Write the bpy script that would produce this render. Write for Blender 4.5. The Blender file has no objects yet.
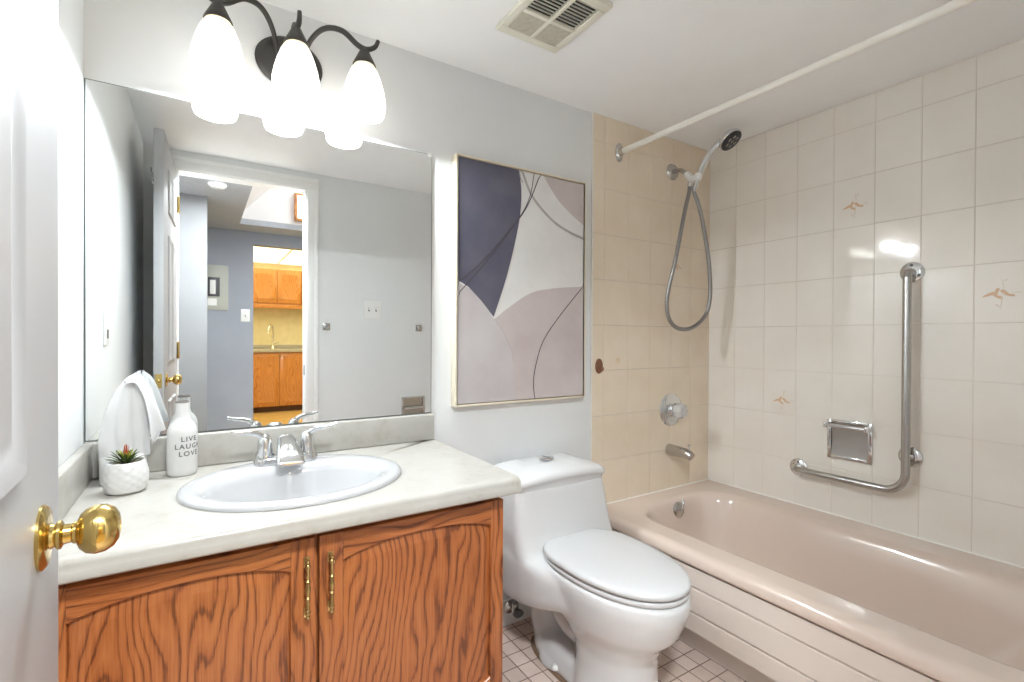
import bpy, bmesh, math, random
from mathutils import Vector, Matrix

random.seed(7)
PI = math.pi
C = bpy.context.scene.collection
SC = bpy.context.scene

# ------------------------------------------------------------------ camera, world, lights, exposure
YAW, PITCH, ROLL, FPX = 0.5689, -0.0060, 0.0049, 487.645
cam_data = bpy.data.cameras.new('camera')
cam = bpy.data.objects.new('camera', cam_data)
C.objects.link(cam)
_F = Vector((math.sin(YAW) * math.cos(PITCH), math.cos(YAW) * math.cos(PITCH), math.sin(PITCH)))
_R0 = Vector((math.cos(YAW), -math.sin(YAW), 0))
_U0 = _R0.cross(_F)
_R = _R0 * math.cos(ROLL) + _U0 * math.sin(ROLL)
_U = -_R0 * math.sin(ROLL) + _U0 * math.cos(ROLL)
m = Matrix.Identity(4)
for i in range(3):
    m[i][0], m[i][1], m[i][2] = _R[i], _U[i], -_F[i]
m[0][3], m[1][3], m[2][3] = 0.226, -1.6429, 1.1385
cam.matrix_world = m
cam_data.sensor_width = 36
cam_data.lens = FPX * 36 / 1024
cam_data.clip_start = 0.01
SC.camera = cam

world = bpy.data.worlds.new('daylight')
SC.world = world
world.use_nodes = True
world.node_tree.nodes['Background'].inputs[0].default_value = (0.90, 0.95, 1.0, 1)
world.node_tree.nodes['Background'].inputs[1].default_value = 0.35

SC.view_settings.view_transform = 'Standard'
SC.view_settings.look = 'None'
SC.view_settings.gamma = 1
SC.view_settings.use_curve_mapping = False
SC.view_settings.exposure = 2.0
SC.cycles.max_bounces = 12
SC.cycles.diffuse_bounces = 8
SC.cycles.glossy_bounces = 6
SC.cycles.transmission_bounces = 8
SC.cycles.caustics_reflective = True
SC.cycles.sample_clamp_indirect = 4

SHADE_EMIT = 0.5
BULB_WATT = 4.3
HALL_WATT = 15.5


def lamp(name, kind, loc, watt, color, size=0.05, rot=None, size_y=None):
    l = bpy.data.lights.new(name, kind)
    l.energy = watt
    l.color = color
    if kind == 'AREA':
        l.size = size
        if size_y:
            l.shape = 'RECTANGLE'
            l.size_y = size_y
    else:
        l.shadow_soft_size = size
    o = bpy.data.objects.new(name, l)
    C.objects.link(o)
    o.location = loc
    if rot:
        o.rotation_euler = rot
    return o


# added fill light in the hall just outside the door, no fixture, and daylight falling down the light well
lamp('hall_fill_light', 'AREA', (0.40, -1.83, 2.135), HALL_WATT, (0.92, 0.97, 1.0), 0.24, (0, 0, 0))
lamp('light_well_daylight', 'AREA', (1.25, -2.6, 2.94), 4, (0.95, 0.97, 1.0), 0.7, (0, 0, 0))

# ------------------------------------------------------------------ materials
MAT = {}


def mat(name, color=(0.8, 0.8, 0.8), rough=0.5, metal=0.0, spec=0.5, coat=0.0, emit=None, estr=0.0):
    mt = bpy.data.materials.new(name)
    mt.use_nodes = True
    b = mt.node_tree.nodes['Principled BSDF']
    b.inputs['Base Color'].default_value = (*color, 1)
    b.inputs['Roughness'].default_value = rough
    b.inputs['Metallic'].default_value = metal
    b.inputs['Specular IOR Level'].default_value = spec
    b.inputs['Coat Weight'].default_value = coat
    b.inputs['Coat Roughness'].default_value = 0.05
    if emit:
        b.inputs['Emission Color'].default_value = (*emit, 1)
        b.inputs['Emission Strength'].default_value = estr
    MAT[name] = mt
    return mt


class NT:
    """tiny node-graph helper"""

    def __init__(self, mt):
        self.t = mt.node_tree
        self.b = self.t.nodes['Principled BSDF']

    def n(self, typ, **kw):
        nd = self.t.nodes.new(typ)
        for k, v in kw.items():
            if k in nd.inputs:
                nd.inputs[k].default_value = v
            else:
                setattr(nd, k, v)
        return nd

    def l(self, a, b):
        self.t.links.new(a, b)

    def ramp(self, fac, stops):
        r = self.n('ShaderNodeValToRGB')
        while len(r.color_ramp.elements) < len(stops):
            r.color_ramp.elements.new(0.5)
        for e, (p, c) in zip(r.color_ramp.elements, stops):
            e.position = p
            e.color = (*c, 1)
        self.l(fac, r.inputs[0])
        return r.outputs[0]

    def coord(self, scale=(1, 1, 1), loc=(0, 0, 0), rot=(0, 0, 0), kind='Object'):
        tc = self.n('ShaderNodeTexCoord')
        mp = self.n('ShaderNodeMapping')
        mp.inputs['Scale'].default_value = scale
        mp.inputs['Location'].default_value = loc
        mp.inputs['Rotation'].default_value = rot
        self.l(tc.outputs[kind], mp.inputs[0])
        return mp.outputs[0]

    def noise(self, vec, scale, detail=4, rough=0.5, dist=0.0):
        nd = self.n('ShaderNodeTexNoise')
        nd.inputs['Scale'].default_value = scale
        nd.inputs['Detail'].default_value = detail
        nd.inputs['Roughness'].default_value = rough
        nd.inputs['Distortion'].default_value = dist
        self.l(vec, nd.inputs['Vector'])
        return nd.outputs['Fac']

    def bump(self, h, strength, dist=0.002):
        bp = self.n('ShaderNodeBump')
        bp.inputs['Strength'].default_value = strength
        bp.inputs['Distance'].default_value = dist
        self.l(h, bp.inputs['Height'])
        self.l(bp.outputs[0], self.b.inputs['Normal'])


def noisy(name, c0, c1, scale, rough, bump=0.0, detail=5, lo=0.35, hi=0.65, **kw):
    mt = mat(name, c0, rough, **kw)
    g = NT(mt)
    v = g.coord()
    f = g.noise(v, scale, detail)
    g.l(g.ramp(f, [(lo, c0), (hi, c1)]), g.b.inputs['Base Color'])
    if bump:
        g.bump(f, bump)
    return mt


noisy('wall_paint', (0.735, 0.748, 0.75), (0.765, 0.778, 0.78), 3, 0.55)
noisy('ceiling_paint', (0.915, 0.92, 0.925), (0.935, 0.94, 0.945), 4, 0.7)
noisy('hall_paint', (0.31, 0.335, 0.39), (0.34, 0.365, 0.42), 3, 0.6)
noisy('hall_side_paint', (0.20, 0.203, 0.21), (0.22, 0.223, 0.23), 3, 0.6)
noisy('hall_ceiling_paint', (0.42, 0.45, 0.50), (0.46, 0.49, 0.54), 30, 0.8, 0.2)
noisy('well_paint', (0.86, 0.86, 0.88), (0.9, 0.9, 0.91), 3, 0.7)
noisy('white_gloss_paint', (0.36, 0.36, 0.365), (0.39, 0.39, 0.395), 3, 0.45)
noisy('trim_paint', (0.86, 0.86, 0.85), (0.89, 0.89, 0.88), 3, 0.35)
noisy('tile_glaze_side', (0.79, 0.745, 0.675), (0.83, 0.79, 0.725), 5, 0.07, coat=0.3)
noisy('tile_glaze_back_shaded', (0.78, 0.665, 0.515), (0.82, 0.715, 0.575), 5, 0.07, coat=0.3)  # same tile as the side wall; its dimmer, yellower light put into colour
noisy('grout', (0.76, 0.70, 0.61), (0.56, 0.48, 0.40), 2.2, 0.85)
mat('caulk', (0.80, 0.78, 0.73), 0.5)
mat('motif_orange', (0.68, 0.47, 0.31), 0.15)
mat('motif_pale', (0.74, 0.66, 0.55), 0.15)
noisy('tub_enamel', (0.65, 0.535, 0.46), (0.68, 0.565, 0.485), 3, 0.13, coat=0.4)
noisy('apron_plastic', (0.70, 0.615, 0.55), (0.73, 0.645, 0.58), 3, 0.28)
mat('dark_gap', (0.10, 0.07, 0.055), 0.8)
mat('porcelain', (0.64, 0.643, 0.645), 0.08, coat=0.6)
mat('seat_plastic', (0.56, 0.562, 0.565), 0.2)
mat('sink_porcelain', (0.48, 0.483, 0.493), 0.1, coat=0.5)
mat('chrome', (0.72, 0.73, 0.74), 0.10, 1.0)
mat('worn_chrome', (0.52, 0.50, 0.48), 0.26, 1.0)
mat('steel', (0.50, 0.49, 0.475), 0.24, 1.0)
mat('hose_steel', (0.33, 0.32, 0.31), 0.35, 1.0)
mat('brass', (0.62, 0.45, 0.16), 0.17, 1.0)
mat('old_brass', (0.46, 0.34, 0.15), 0.28, 1.0)
mat('bronze', (0.060, 0.056, 0.052), 0.4, 0.6)
mat('black_plastic', (0.02, 0.02, 0.022), 0.35)
mat('grey_rubber', (0.14, 0.14, 0.14), 0.5)
mat('white_plastic', (0.82, 0.82, 0.80), 0.35)
mat('ivory_enamel', (0.83, 0.81, 0.74), 0.3)
mat('vent_plastic', (0.75, 0.73, 0.63), 0.45)
noisy('vent_mesh', (0.47, 0.44, 0.36), (0.55, 0.52, 0.43), 60, 0.8)
mat('vent_dark', (0.02, 0.02, 0.022), 0.9)
mat('mirror_glass', (0.86, 0.88, 0.875), 0.0, 1.0)
mat('mirror_edge', (0.10, 0.12, 0.11), 0.3)
mat('frame_wood', (0.74, 0.66, 0.51), 0.45)
mat('frame_shadow', (0.10, 0.075, 0.05), 0.7)
noisy('art_white', (0.70, 0.69, 0.67), (0.74, 0.73, 0.71), 12, 0.8)
noisy('art_indigo', (0.085, 0.085, 0.125), (0.12, 0.115, 0.15), 9, 0.75, lo=0.3, hi=0.7)
noisy('art_mauve', (0.50, 0.43, 0.42), (0.56, 0.50, 0.485), 6, 0.8)
noisy('art_grey_mauve', (0.49, 0.445, 0.445), (0.56, 0.53, 0.525), 5, 0.8)
noisy('art_grey', (0.36, 0.33, 0.33), (0.44, 0.41, 0.40), 20, 0.8)
mat('art_ink', (0.075, 0.065, 0.075), 0.7)
noisy('ceramic_matte', (0.60, 0.594, 0.583), (0.64, 0.635, 0.625), 20, 0.45)
mat('lettering_grey', (0.13, 0.125, 0.12), 0.7)
mat('bottle_lip', (0.20, 0.18, 0.165), 0.6)
mat('soil', (0.20, 0.15, 0.10), 0.9)
mat('leaf_green', (0.050, 0.082, 0.018), 0.45)
mat('leaf_lime', (0.26, 0.27, 0.03), 0.45)
mat('leaf_red', (0.42, 0.085, 0.04), 0.45)
mat('panel_metal', (0.46, 0.47, 0.42), 0.5)
mat('dark_glass', (0.08, 0.08, 0.09), 0.2)
noisy('kitchen_backsplash', (0.76, 0.70, 0.47), (0.82, 0.76, 0.54), 12, 0.4)
noisy('kitchen_floor_wood', (0.50, 0.34, 0.13), (0.58, 0.40, 0.17), 8, 0.4)
mat('brown_hook', (0.20, 0.085, 0.045), 0.35)
mat('hole_plug', (0.72, 0.58, 0.40), 0.5)
mat('caulk_dirty', (0.20, 0.13, 0.085), 0.8)
noisy('dark_wood', (0.10, 0.045, 0.02), (0.13, 0.06, 0.03), 30, 0.6)
mat('luminous_panel', (0.9, 0.88, 0.7), 0.5, emit=(1.0, 0.90, 0.56), estr=0.8)
mat('hall_lamp_glass', (0.9, 0.88, 0.82), 0.5, emit=(1.0, 0.93, 0.82), estr=1.2)

# tissue: thin, lets light through
mt = mat('tissue_paper', (0.64, 0.645, 0.65), 0.8)

# lit frosted glass of the lamp shades
mt = mat('shade_glass', (0.92, 0.90, 0.84), 0.4)
g = NT(mt)
v = g.coord()
f = g.noise(v, 14, 4, 0.6, 1.2)
g.l(g.ramp(f, [(0.3, (1.0, 0.965, 0.89)), (0.7, (1.0, 0.995, 0.98))]), g.b.inputs['Emission Color'])
g.b.inputs['Emission Strength'].default_value = SHADE_EMIT
mt = mat('shade_neck_glass', (0.92, 0.86, 0.66), 0.4, emit=(1.0, 0.86, 0.58), estr=0.28)

# laminate counter
mt = mat('laminate', (0.74, 0.72, 0.67), 0.3)
g = NT(mt)
v = g.coord()
f = g.noise(v, 9, 8, 0.65, 0.6)
f2 = g.noise(v, 40, 4, 0.6)
mx = g.n('ShaderNodeMix', data_type='FLOAT')
mx.inputs[0].default_value = 0.35
g.l(f, mx.inputs[2]); g.l(f2, mx.inputs[3])
g.l(g.ramp(mx.outputs[0], [(0.36, (0.37, 0.345, 0.30)), (0.48, (0.43, 0.415, 0.38)), (0.64, (0.455, 0.443, 0.41))]), g.b.inputs['Base Color'])


def oak(name, axis, seed, light, mid, dark, slope=0.16, freq=34, rough=0.33):
    """plain-sawn oak: stretched growth rings with cathedral figure plus pore streaks; axis = grain direction"""
    mt = mat(name, mid, rough, coat=0.15)
    g = NT(mt)
    rng = random.Random(seed)
    tc = g.n('ShaderNodeTexCoord')
    sx = g.n('ShaderNodeSeparateXYZ')
    g.l(tc.outputs['Object'], sx.inputs[0])
    cmb = g.n('ShaderNodeCombineXYZ')
    along = sx.outputs['Z'] if axis == 'z' else sx.outputs['X']
    across = sx.outputs['X'] if axis == 'z' else sx.outputs['Z']
    g.l(across, cmb.inputs[0]); g.l(along, cmb.inputs[1]); g.l(sx.outputs['Y'], cmb.inputs[2])

    def mapped(scale, loc=(0, 0, 0)):
        mp = g.n('ShaderNodeMapping')
        mp.inputs['Scale'].default_value = scale
        mp.inputs['Location'].default_value = loc
        g.l(cmb.outputs[0], mp.inputs[0])
        return mp.outputs[0]

    off = (rng.uniform(-3, 3), rng.uniform(-3, 3), 0)
    n1 = g.noise(mapped((4.6, 1.5, 1), off), 1.0, 2, 0.5)          # broad swing of the rings
    n2 = g.noise(mapped((38, 7.0, 1), off), 1.0, 3, 0.6)            # wobble
    n3 = g.noise(mapped((300, 7, 1), off), 1.0, 2, 0.6)             # pores
    n4 = g.noise(mapped((3, 2, 1), off), 1.0, 2, 0.5)               # board tone

    def math_(op, a, b):
        nd = g.n('ShaderNodeMath', operation=op)
        for i, s in enumerate((a, b)):
            if isinstance(s, (int, float)):
                nd.inputs[i].default_value = s
            elif s is not None:
                g.l(s, nd.inputs[i])
        return nd.outputs[0]

    fld = math_('ADD', math_('ADD', math_('MULTIPLY', n1, 17.0), math_('MULTIPLY', n2, 1.0)), math_('MULTIPLY', across, 42.0))
    ring = math_('FRACT', fld, None)
    # late wood: dark band near the end of each ring
    band = g.ramp(ring, [(0.0, (0.85,) * 3), (0.10, (0.25,) * 3), (0.5, (0.06,) * 3), (0.82, (0.38,) * 3), (0.95, (0.95,) * 3)])
    pore = g.ramp(n3, [(0.42, (1,) * 3), (0.56, (0,) * 3)])
    mixf = math_('ADD', math_('MULTIPLY', band, 0.72), math_('MULTIPLY', math_('MULTIPLY', pore, math_('ADD', math_('MULTIPLY', band, 0.8), 0.30)), 0.55))
    mixf = math_('ADD', mixf, math_('MULTIPLY', math_('SUBTRACT', n4, 0.5), 0.35))
    g.l(g.ramp(mixf, [(0.02, light), (0.38, mid), (0.95, dark)]), g.b.inputs['Base Color'])
    g.bump(math_('MULTIPLY', mixf, -1.0), 0.12, 0.001)
    return mt


OL, OM, OD = (0.42, 0.143, 0.041), (0.33, 0.098, 0.025), (0.14, 0.037, 0.0105)
oak('oak_panel_one', 'z', 11, OL, OM, OD)
oak('oak_panel_two', 'z', 23, OL, OM, OD)
oak('oak_stile', 'z', 31, OL, OM, OD)
oak('oak_rail', 'x', 47, OL, OM, OD)
oak('oak_kitchen', 'z', 53, (0.62, 0.28, 0.08), (0.55, 0.23, 0.06), (0.40, 0.15, 0.038))

# mosaic floor tiles
mt = mat('floor_tile', (0.66, 0.53, 0.46), 0.35)
g = NT(mt)
v = g.coord(scale=(1 / 0.0605, 1 / 0.0665, 1), loc=(-1.757 / 0.0605, 0.504 / 0.0665, 0))
br = g.n('ShaderNodeTexBrick')
br.offset = 0.0
br.squash = 1.0
br.inputs['Color1'].default_value = (0.74, 0.61, 0.54, 1)
br.inputs['Color2'].default_value = (0.67, 0.54, 0.47, 1)
br.inputs['Mortar'].default_value = (0.23, 0.15, 0.115, 1)
br.inputs['Scale'].default_value = 1.0
br.inputs['Mortar Size'].default_value = 0.035
br.inputs['Mortar Smooth'].default_value = 0.25
br.inputs['Brick Width'].default_value = 1.0
br.inputs['Row Height'].default_value = 1.0
g.l(v, br.inputs['Vector'])
nz = g.noise(g.coord(), 18, 5)
mxc = g.n('ShaderNodeMix', data_type='RGBA', blend_type='MULTIPLY')
mxc.inputs[0].default_value = 0.55
g.l(br.outputs['Color'], mxc.inputs[6])
g.l(g.ramp(nz, [(0.3, (0.82, 0.80, 0.79)), (0.7, (1.0, 1.0, 1.0))]), mxc.inputs[7])
g.l(mxc.outputs[2], g.b.inputs['Base Color'])
inv = g.n('ShaderNodeMath', operation='SUBTRACT')
inv.inputs[0].default_value = 1.0
g.l(br.outputs['Fac'], inv.inputs[1])
g.bump(inv.outputs[0], 0.5, 0.0015)


# ------------------------------------------------------------------ mesh builder
class MB:
    def __init__(self):
        self.bm = bmesh.new()
        self.mi = 0

    def _set(self, faces):
        for f in faces:
            f.material_index = self.mi

    def face(self, pts):
        vs = [self.bm.verts.new(p) for p in pts]
        f = self.bm.faces.new(vs)
        f.material_index = self.mi
        return f

    def box(self, x0, x1, y0, y1, z0, z1, bev=0.0, seg=2):
        t = bmesh.new()
        bmesh.ops.create_cube(t, size=1)
        for v in t.verts:
            v.co = Vector(((x0 + x1) / 2 + v.co.x * (x1 - x0), (y0 + y1) / 2 + v.co.y * (y1 - y0), (z0 + z1) / 2 + v.co.z * (z1 - z0)))
        if bev:
            bmesh.ops.bevel(t, geom=t.edges[:], offset=bev, segments=seg, profile=0.5, affect='EDGES')
        self.merge(t)
        return self

    def merge(self, t, M=None):
        mp = {}
        for v in t.verts:
            mp[v] = self.bm.verts.new(M @ v.co if M else v.co)
        for f in t.faces:
            try:
                nf = self.bm.faces.new([mp[v] for v in f.verts])
                nf.material_index = self.mi
            except ValueError:
                pass
        t.free()

    def loft(self, rings, cap0=True, cap1=True, closed=True):
        R = [[self.bm.verts.new(p) for p in r] for r in rings]
        n = len(R[0])
        for a, b in zip(R, R[1:]):
            for i in range(n if closed else n - 1):
                j = (i + 1) % n
                try:
                    f = self.bm.faces.new((a[i], a[j], b[j], b[i]))
                    f.material_index = self.mi
                except ValueError:
                    pass
        if cap0:
            self._set([self.bm.faces.new(R[0][::-1])])
        if cap1:
            self._set([self.bm.faces.new(R[-1])])
        return self

    def tube(self, path, r, n=12, cap=True):
        P = [Vector(p) for p in path]
        rr = r if isinstance(r, (list, tuple)) else [r] * len(P)
        T = []
        for i in range(len(P)):
            a = P[max(i - 1, 0)]
            b = P[min(i + 1, len(P) - 1)]
            T.append((b - a).normalized())
        up = Vector((0, 0, 1)) if abs(T[0].z) < 0.9 else Vector((1, 0, 0))
        N = (up - T[0] * up.dot(T[0])).normalized()
        rings = []
        for i in range(len(P)):
            N = (N - T[i] * N.dot(T[i])).normalized()
            B = T[i].cross(N)
            rings.append([P[i] + (N * math.cos(2 * PI * k / n) + B * math.sin(2 * PI * k / n)) * rr[i] for k in range(n)])
        return self.loft(rings, cap, cap)

    def lathe(self, prof, center, axis=(0, 0, 1), n=32, cap0=True, cap1=True, scale=1.0):
        """prof: (radius, height along axis)"""
        A = Vector(axis).normalized()
        up = Vector((1, 0, 0)) if abs(A.x) < 0.9 else Vector((0, 1, 0))
        X = (up - A * up.dot(A)).normalized()
        Y = A.cross(X)
        c = Vector(center)
        prof = [(r * scale, h * scale) for r, h in prof]
        rings = [[c + A * h + (X * math.cos(2 * PI * k / n) + Y * math.sin(2 * PI * k / n)) * max(r, 1e-5) for k in range(n)] for r, h in prof]
        return self.loft(rings, cap0, cap1)

    def prism(self, poly, y0, y1):
        """polygon in (x, z), extruded along y from y0 to y1"""
        return self.loft([[(x, y0, z) for x, z in poly], [(x, y1, z) for x, z in poly]])

    def prism_axis(self, poly, axis, a0, a1):
        def P(u, v, w):
            return {'x': (w, u, v), 'y': (u, w, v), 'z': (u, v, w)}[axis]
        return self.loft([[P(u, v, a0) for u, v in poly], [P(u, v, a1) for u, v in poly]])

    def ball(self, c, rx, ry=None, rz=None, seg=20):
        t = bmesh.new()
        bmesh.ops.create_uvsphere(t, u_segments=seg, v_segments=max(8, seg // 2), radius=1)
        ry = ry or rx
        rz = rz or rx
        for v in t.verts:
            v.co = Vector((c[0] + v.co.x * rx, c[1] + v.co.y * ry, c[2] + v.co.z * rz))
        self.merge(t)
        return self

    def build(self, name, mats, parent=None, smooth=40, origin=None):
        bmesh.ops.remove_doubles(self.bm, verts=self.bm.verts[:], dist=1e-6)
        bmesh.ops.recalc_face_normals(self.bm, faces=self.bm.faces[:])
        me = bpy.data.meshes.new(name)
        root = Vector((0, 0, 0))
        if parent is not None:
            root = Vector(parent['_org'])
        elif origin is not None:
            root = Vector(origin)
        for v in self.bm.verts:
            v.co -= root
        self.bm.to_mesh(me)
        self.bm.free()
        for mname in ([mats] if isinstance(mats, str) else mats):
            me.materials.append(MAT[mname])
        if smooth:
            for p in me.polygons:
                p.use_smooth = True
            me.set_sharp_from_angle(angle=math.radians(smooth))
        o = bpy.data.objects.new(name, me)
        C.objects.link(o)
        if parent is not None:
            o.parent = parent
        else:
            o.location = root
        o['_org'] = tuple(root)
        return o


def thing(name, label, cat, loc, group=None):
    o = bpy.data.objects.new(name, None)
    o.empty_display_size = 0.05
    C.objects.link(o)
    o.location = loc
    o['_org'] = tuple(loc)
    return tag(o, label, cat, group)


def tag(o, label, cat, group=None):
    o['label'] = label
    o['category'] = cat
    if group:
        o['group'] = group
    return o


def struct(o):
    o['kind'] = 'structure'
    return o


def rrect(x0, x1, y0, y1, r, z, k=8):
    """rounded rectangle ring, counter-clockwise"""
    pts = []
    for cx, cy, a0 in ((x1 - r, y1 - r, 0), (x0 + r, y1 - r, PI / 2), (x0 + r, y0 + r, PI), (x1 - r, y0 + r, 1.5 * PI)):
        for i in range(k + 1):
            a = a0 + PI / 2 * i / k
            pts.append((cx + r * math.cos(a), cy + r * math.sin(a), z))
    return pts


def sell(cx, cy, a, b, z, n=2.0, k=48):
    out = []
    for i in range(k):
        t = 2 * PI * i / k
        c, s = math.cos(t), math.sin(t)
        out.append((cx + a * math.copysign(abs(c) ** (2 / n), c), cy + b * math.copysign(abs(s) ** (2 / n), s), z))
    return out


def smooth_path(pts, sub=8):
    P = [Vector(p) for p in pts]
    P = [P[0] * 2 - P[1]] + P + [P[-1] * 2 - P[-2]]
    out = []
    for i in range(1, len(P) - 2):
        for j in range(sub):
            t = j / sub
            a, b, c, d = P[i - 1], P[i], P[i + 1], P[i + 2]
            out.append(0.5 * ((2 * b) + (c - a) * t + (2 * a - 5 * b + 4 * c - d) * t * t + (3 * b - a - 3 * c + d) * t ** 3))
    out.append(P[-2])
    return out


# ------------------------------------------------------------------ setting
XL, XR, XT, YD, H = -0.025, 2.5287, 1.694, -1.56, 2.143
T = 0.006                                         # tile thickness
YH = -1.66                                        # hall face of the door wall
DX0, DX1, DZ = 0.125, 0.768, 2.036               # door opening

b = MB(); b.box(XL - 0.1, XR + 0.1, YD - 0.1, 0.1, -0.05, 0)
struct(b.build('floor', 'floor_tile'))
b = MB(); b.box(XL - 0.1, XR + 0.1, YD - 0.1, 0.1, H, H + 0.06)
struct(b.build('ceiling', 'ceiling_paint'))
b = MB(); b.box(XL - 0.1, XR + 0.1, 0, 0.1, 0, H)
wall_back = struct(b.build('wall_back', 'wall_paint'))
b = MB(); b.box(XL - 0.1, XL, YD, 0, 0, H)
struct(b.build('wall_left', 'wall_paint'))
b = MB(); b.box(XR + T, XR + T + 0.1, YD, 0, 0, H)
wall_right = struct(b.build('wall_right', 'grout'))
b = MB()
b.box(XL, DX0 - 0.02, YH, YD, 0, H)
b.box(DX1 + 0.02, XR + T, YH, YD, 0, H)
b.box(DX0 - 0.02, DX1 + 0.02, YH, YD, DZ + 0.02, H)
struct(b.build('wall_front', 'wall_paint'))

# tiles: one glazed field per wall, every tile slightly pillowed and out of true
rng = random.Random(5)


def tile_rows():
    zs = [0.172 - 0.2055]
    while zs[-1] < H:
        zs.append(zs[-1] + 0.2055)
    return zs


def pillow(b, quad, nrm, depth):
    """quad: four corners on the wall plane, ccw; raises a tile with a soft rounded edge"""
    q = [Vector(p) for p in quad]
    c = sum(q, Vector()) / 4
    n = Vector(nrm)
    tilt = [rng.uniform(-0.0005, 0.0005) for _ in range(4)]
    rings = []
    for inset, h in ((0.0, 0.0), (0.0, depth * 0.7), (0.0010, depth)):
        ring = []
        for i, p in enumerate(q):
            d = p - c
            ux = Vector((d.x, d.y, 0))
            p2 = p - ux.normalized() * inset - Vector((0, 0, math.copysign(inset, d.z)))
            ring.append(p2 + n * (h + (tilt[i] if h == depth else 0)))
        rings.append(ring)
    b.loft(rings, cap0=False, cap1=True)


G = 0.0008
b = MB()
zs = tile_rows()
xs = [XT + 0.003] + [1.765 + 0.1523 * k for k in range(0, 6)]
xs[-1] = XR
for i in range(len(zs) - 1):
    z0, z1 = max(zs[i] + G, 0.002), min(zs[i + 1] - G, H - 0.002)
    for j in range(len(xs) - 1):
        x0, x1 = xs[j] + G, xs[j + 1] - G
        pillow(b, [(x0, 0, z0), (x1, 0, z0), (x1, 0, z1), (x0, 0, z1)], (0, -1, 0), T)
gb = MB(); gb.box(XT + 0.002, XR + T, -0.0045, 0, 0, H)
struct(gb.build('tile_grout', 'grout', wall_back))
b.build('tile_field', 'tile_glaze_back_shaded', wall_back, smooth=0)


def motif(b, o, ux, uz, nrm, s, flip=1):
    """little painted flower spray: a few leaf shaped dabs, 0.4 mm proud of the glaze"""
    o, ux, uz, n = Vector(o), Vector(ux), Vector(uz), Vector(nrm)

    cnt = [0]

    def dab(px, pz, ang, L, W, mi):
        b.mi = mi
        cnt[0] += 1
        lift = 0.0004 + 0.00008 * cnt[0]
        pts = []
        for t in range(10):
            a = 2 * PI * t / 10
            lx, lz = math.cos(a) * L, math.sin(a) * W * (0.6 + 0.4 * math.cos(a))
            X = (px + lx * math.cos(ang) - lz * math.sin(ang)) * s * flip
            Z = (pz + lx * math.sin(ang) + lz * math.cos(ang)) * s
            pts.append(o + ux * X + uz * Z)
        b.loft([[p for p in pts], [p + n * lift for p in pts]], cap0=False)
    for px, pz, an, L, W in ((-0.9, -0.1, 0.4, 0.55, 0.22), (-0.35, 0.15, 1.2, 0.4, 0.2), (-0.3, -0.3, -0.5, 0.45, 0.2),
                             (0.25, 0.05, 2.5, 0.4, 0.22), (0.5, -0.2, -0.2, 0.45, 0.16), (-0.55, 0.0, 0.0, 0.3, 0.25)):
        dab(px, pz, an, L, W, 0)
    for px, pz, an, L, W in ((0.0, -0.9, 1.5, 0.7, 0.07), (0.1, 0.8, 1.7, 0.55, 0.06), (1.0, 0.0, 0.1, 0.4, 0.10),
                             (0.25, 1.2, 0.6, 0.22, 0.10), (-0.25, -1.2, 2.3, 0.25, 0.10)):
        dab(px, pz, an, L, W, 1)
    b.mi = 0


b = MB()
for (x, z) in ((2.272, 1.505),):
    motif(b, (x, -T - 0.0006, z), (1, 0, 0), (0, 0, 1), (0, -1, 0), 0.028)
b.build('tile_motif', ['motif_orange', 'motif_pale'], wall_back)

b = MB()
ys = [0.0, -0.1565] + [-0.1565 - 0.1522 * k for k in range(1, 10)]
ys[-1] = max(ys[-1], YD)
for i in range(len(zs) - 1):
    z0, z1 = max(zs[i] + G, 0.002), min(zs[i + 1] - G, H - 0.002)
    for j in range(len(ys) - 1):
        y0, y1 = ys[j] - G, ys[j + 1] + G
        pillow(b, [(XR + T, y0, z0), (XR + T, y1, z0), (XR + T, y1, z1), (XR + T, y0, z1)], (-1, 0, 0), T)
gb = MB(); gb.box(XR + 0.0014, XR + T, YD, 0, 0, H)
struct(gb.build('tile_grout', 'grout', wall_right))
b.build('tile_field', 'tile_glaze_side', wall_right, smooth=0)
b = MB()
for y, z, s in ((-0.695, 1.70, 0.034), (-0.403, 0.854, 0.034), (-1.140, 1.300, 0.036)):
    motif(b, (XR - 0.0006, y, z), (0, -1, 0), (0, 0, 1), (-1, 0, 0), s)
b.build('tile_motif', ['motif_orange', 'motif_pale'], wall_right)

b = MB(); b.box(XT - 0.004, XT + 0.003, -0.008, 0, 0.0, H, 0.002)
struct(b.build('trim_1', 'caulk'))

# baseboards
def base_profile(d, h):
    return [(0, 0), (-d, 0), (-d, h * 0.72), (-d * 0.72, h * 0.80), (-d * 0.6, h * 0.94), (-d * 0.25, h), (0, h)]


b = MB(); b.prism_axis(base_profile(0.014, 0.095), 'x', 0.935, 1.70)
struct(b.build('baseboard_back', 'trim_paint'))
b = MB()
b.loft([[(x, YD - p, z) for p, z in base_profile(0.012, 0.095)] for x in (0.845, 1.69)])
struct(b.build('baseboard_front', 'trim_paint'))

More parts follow.
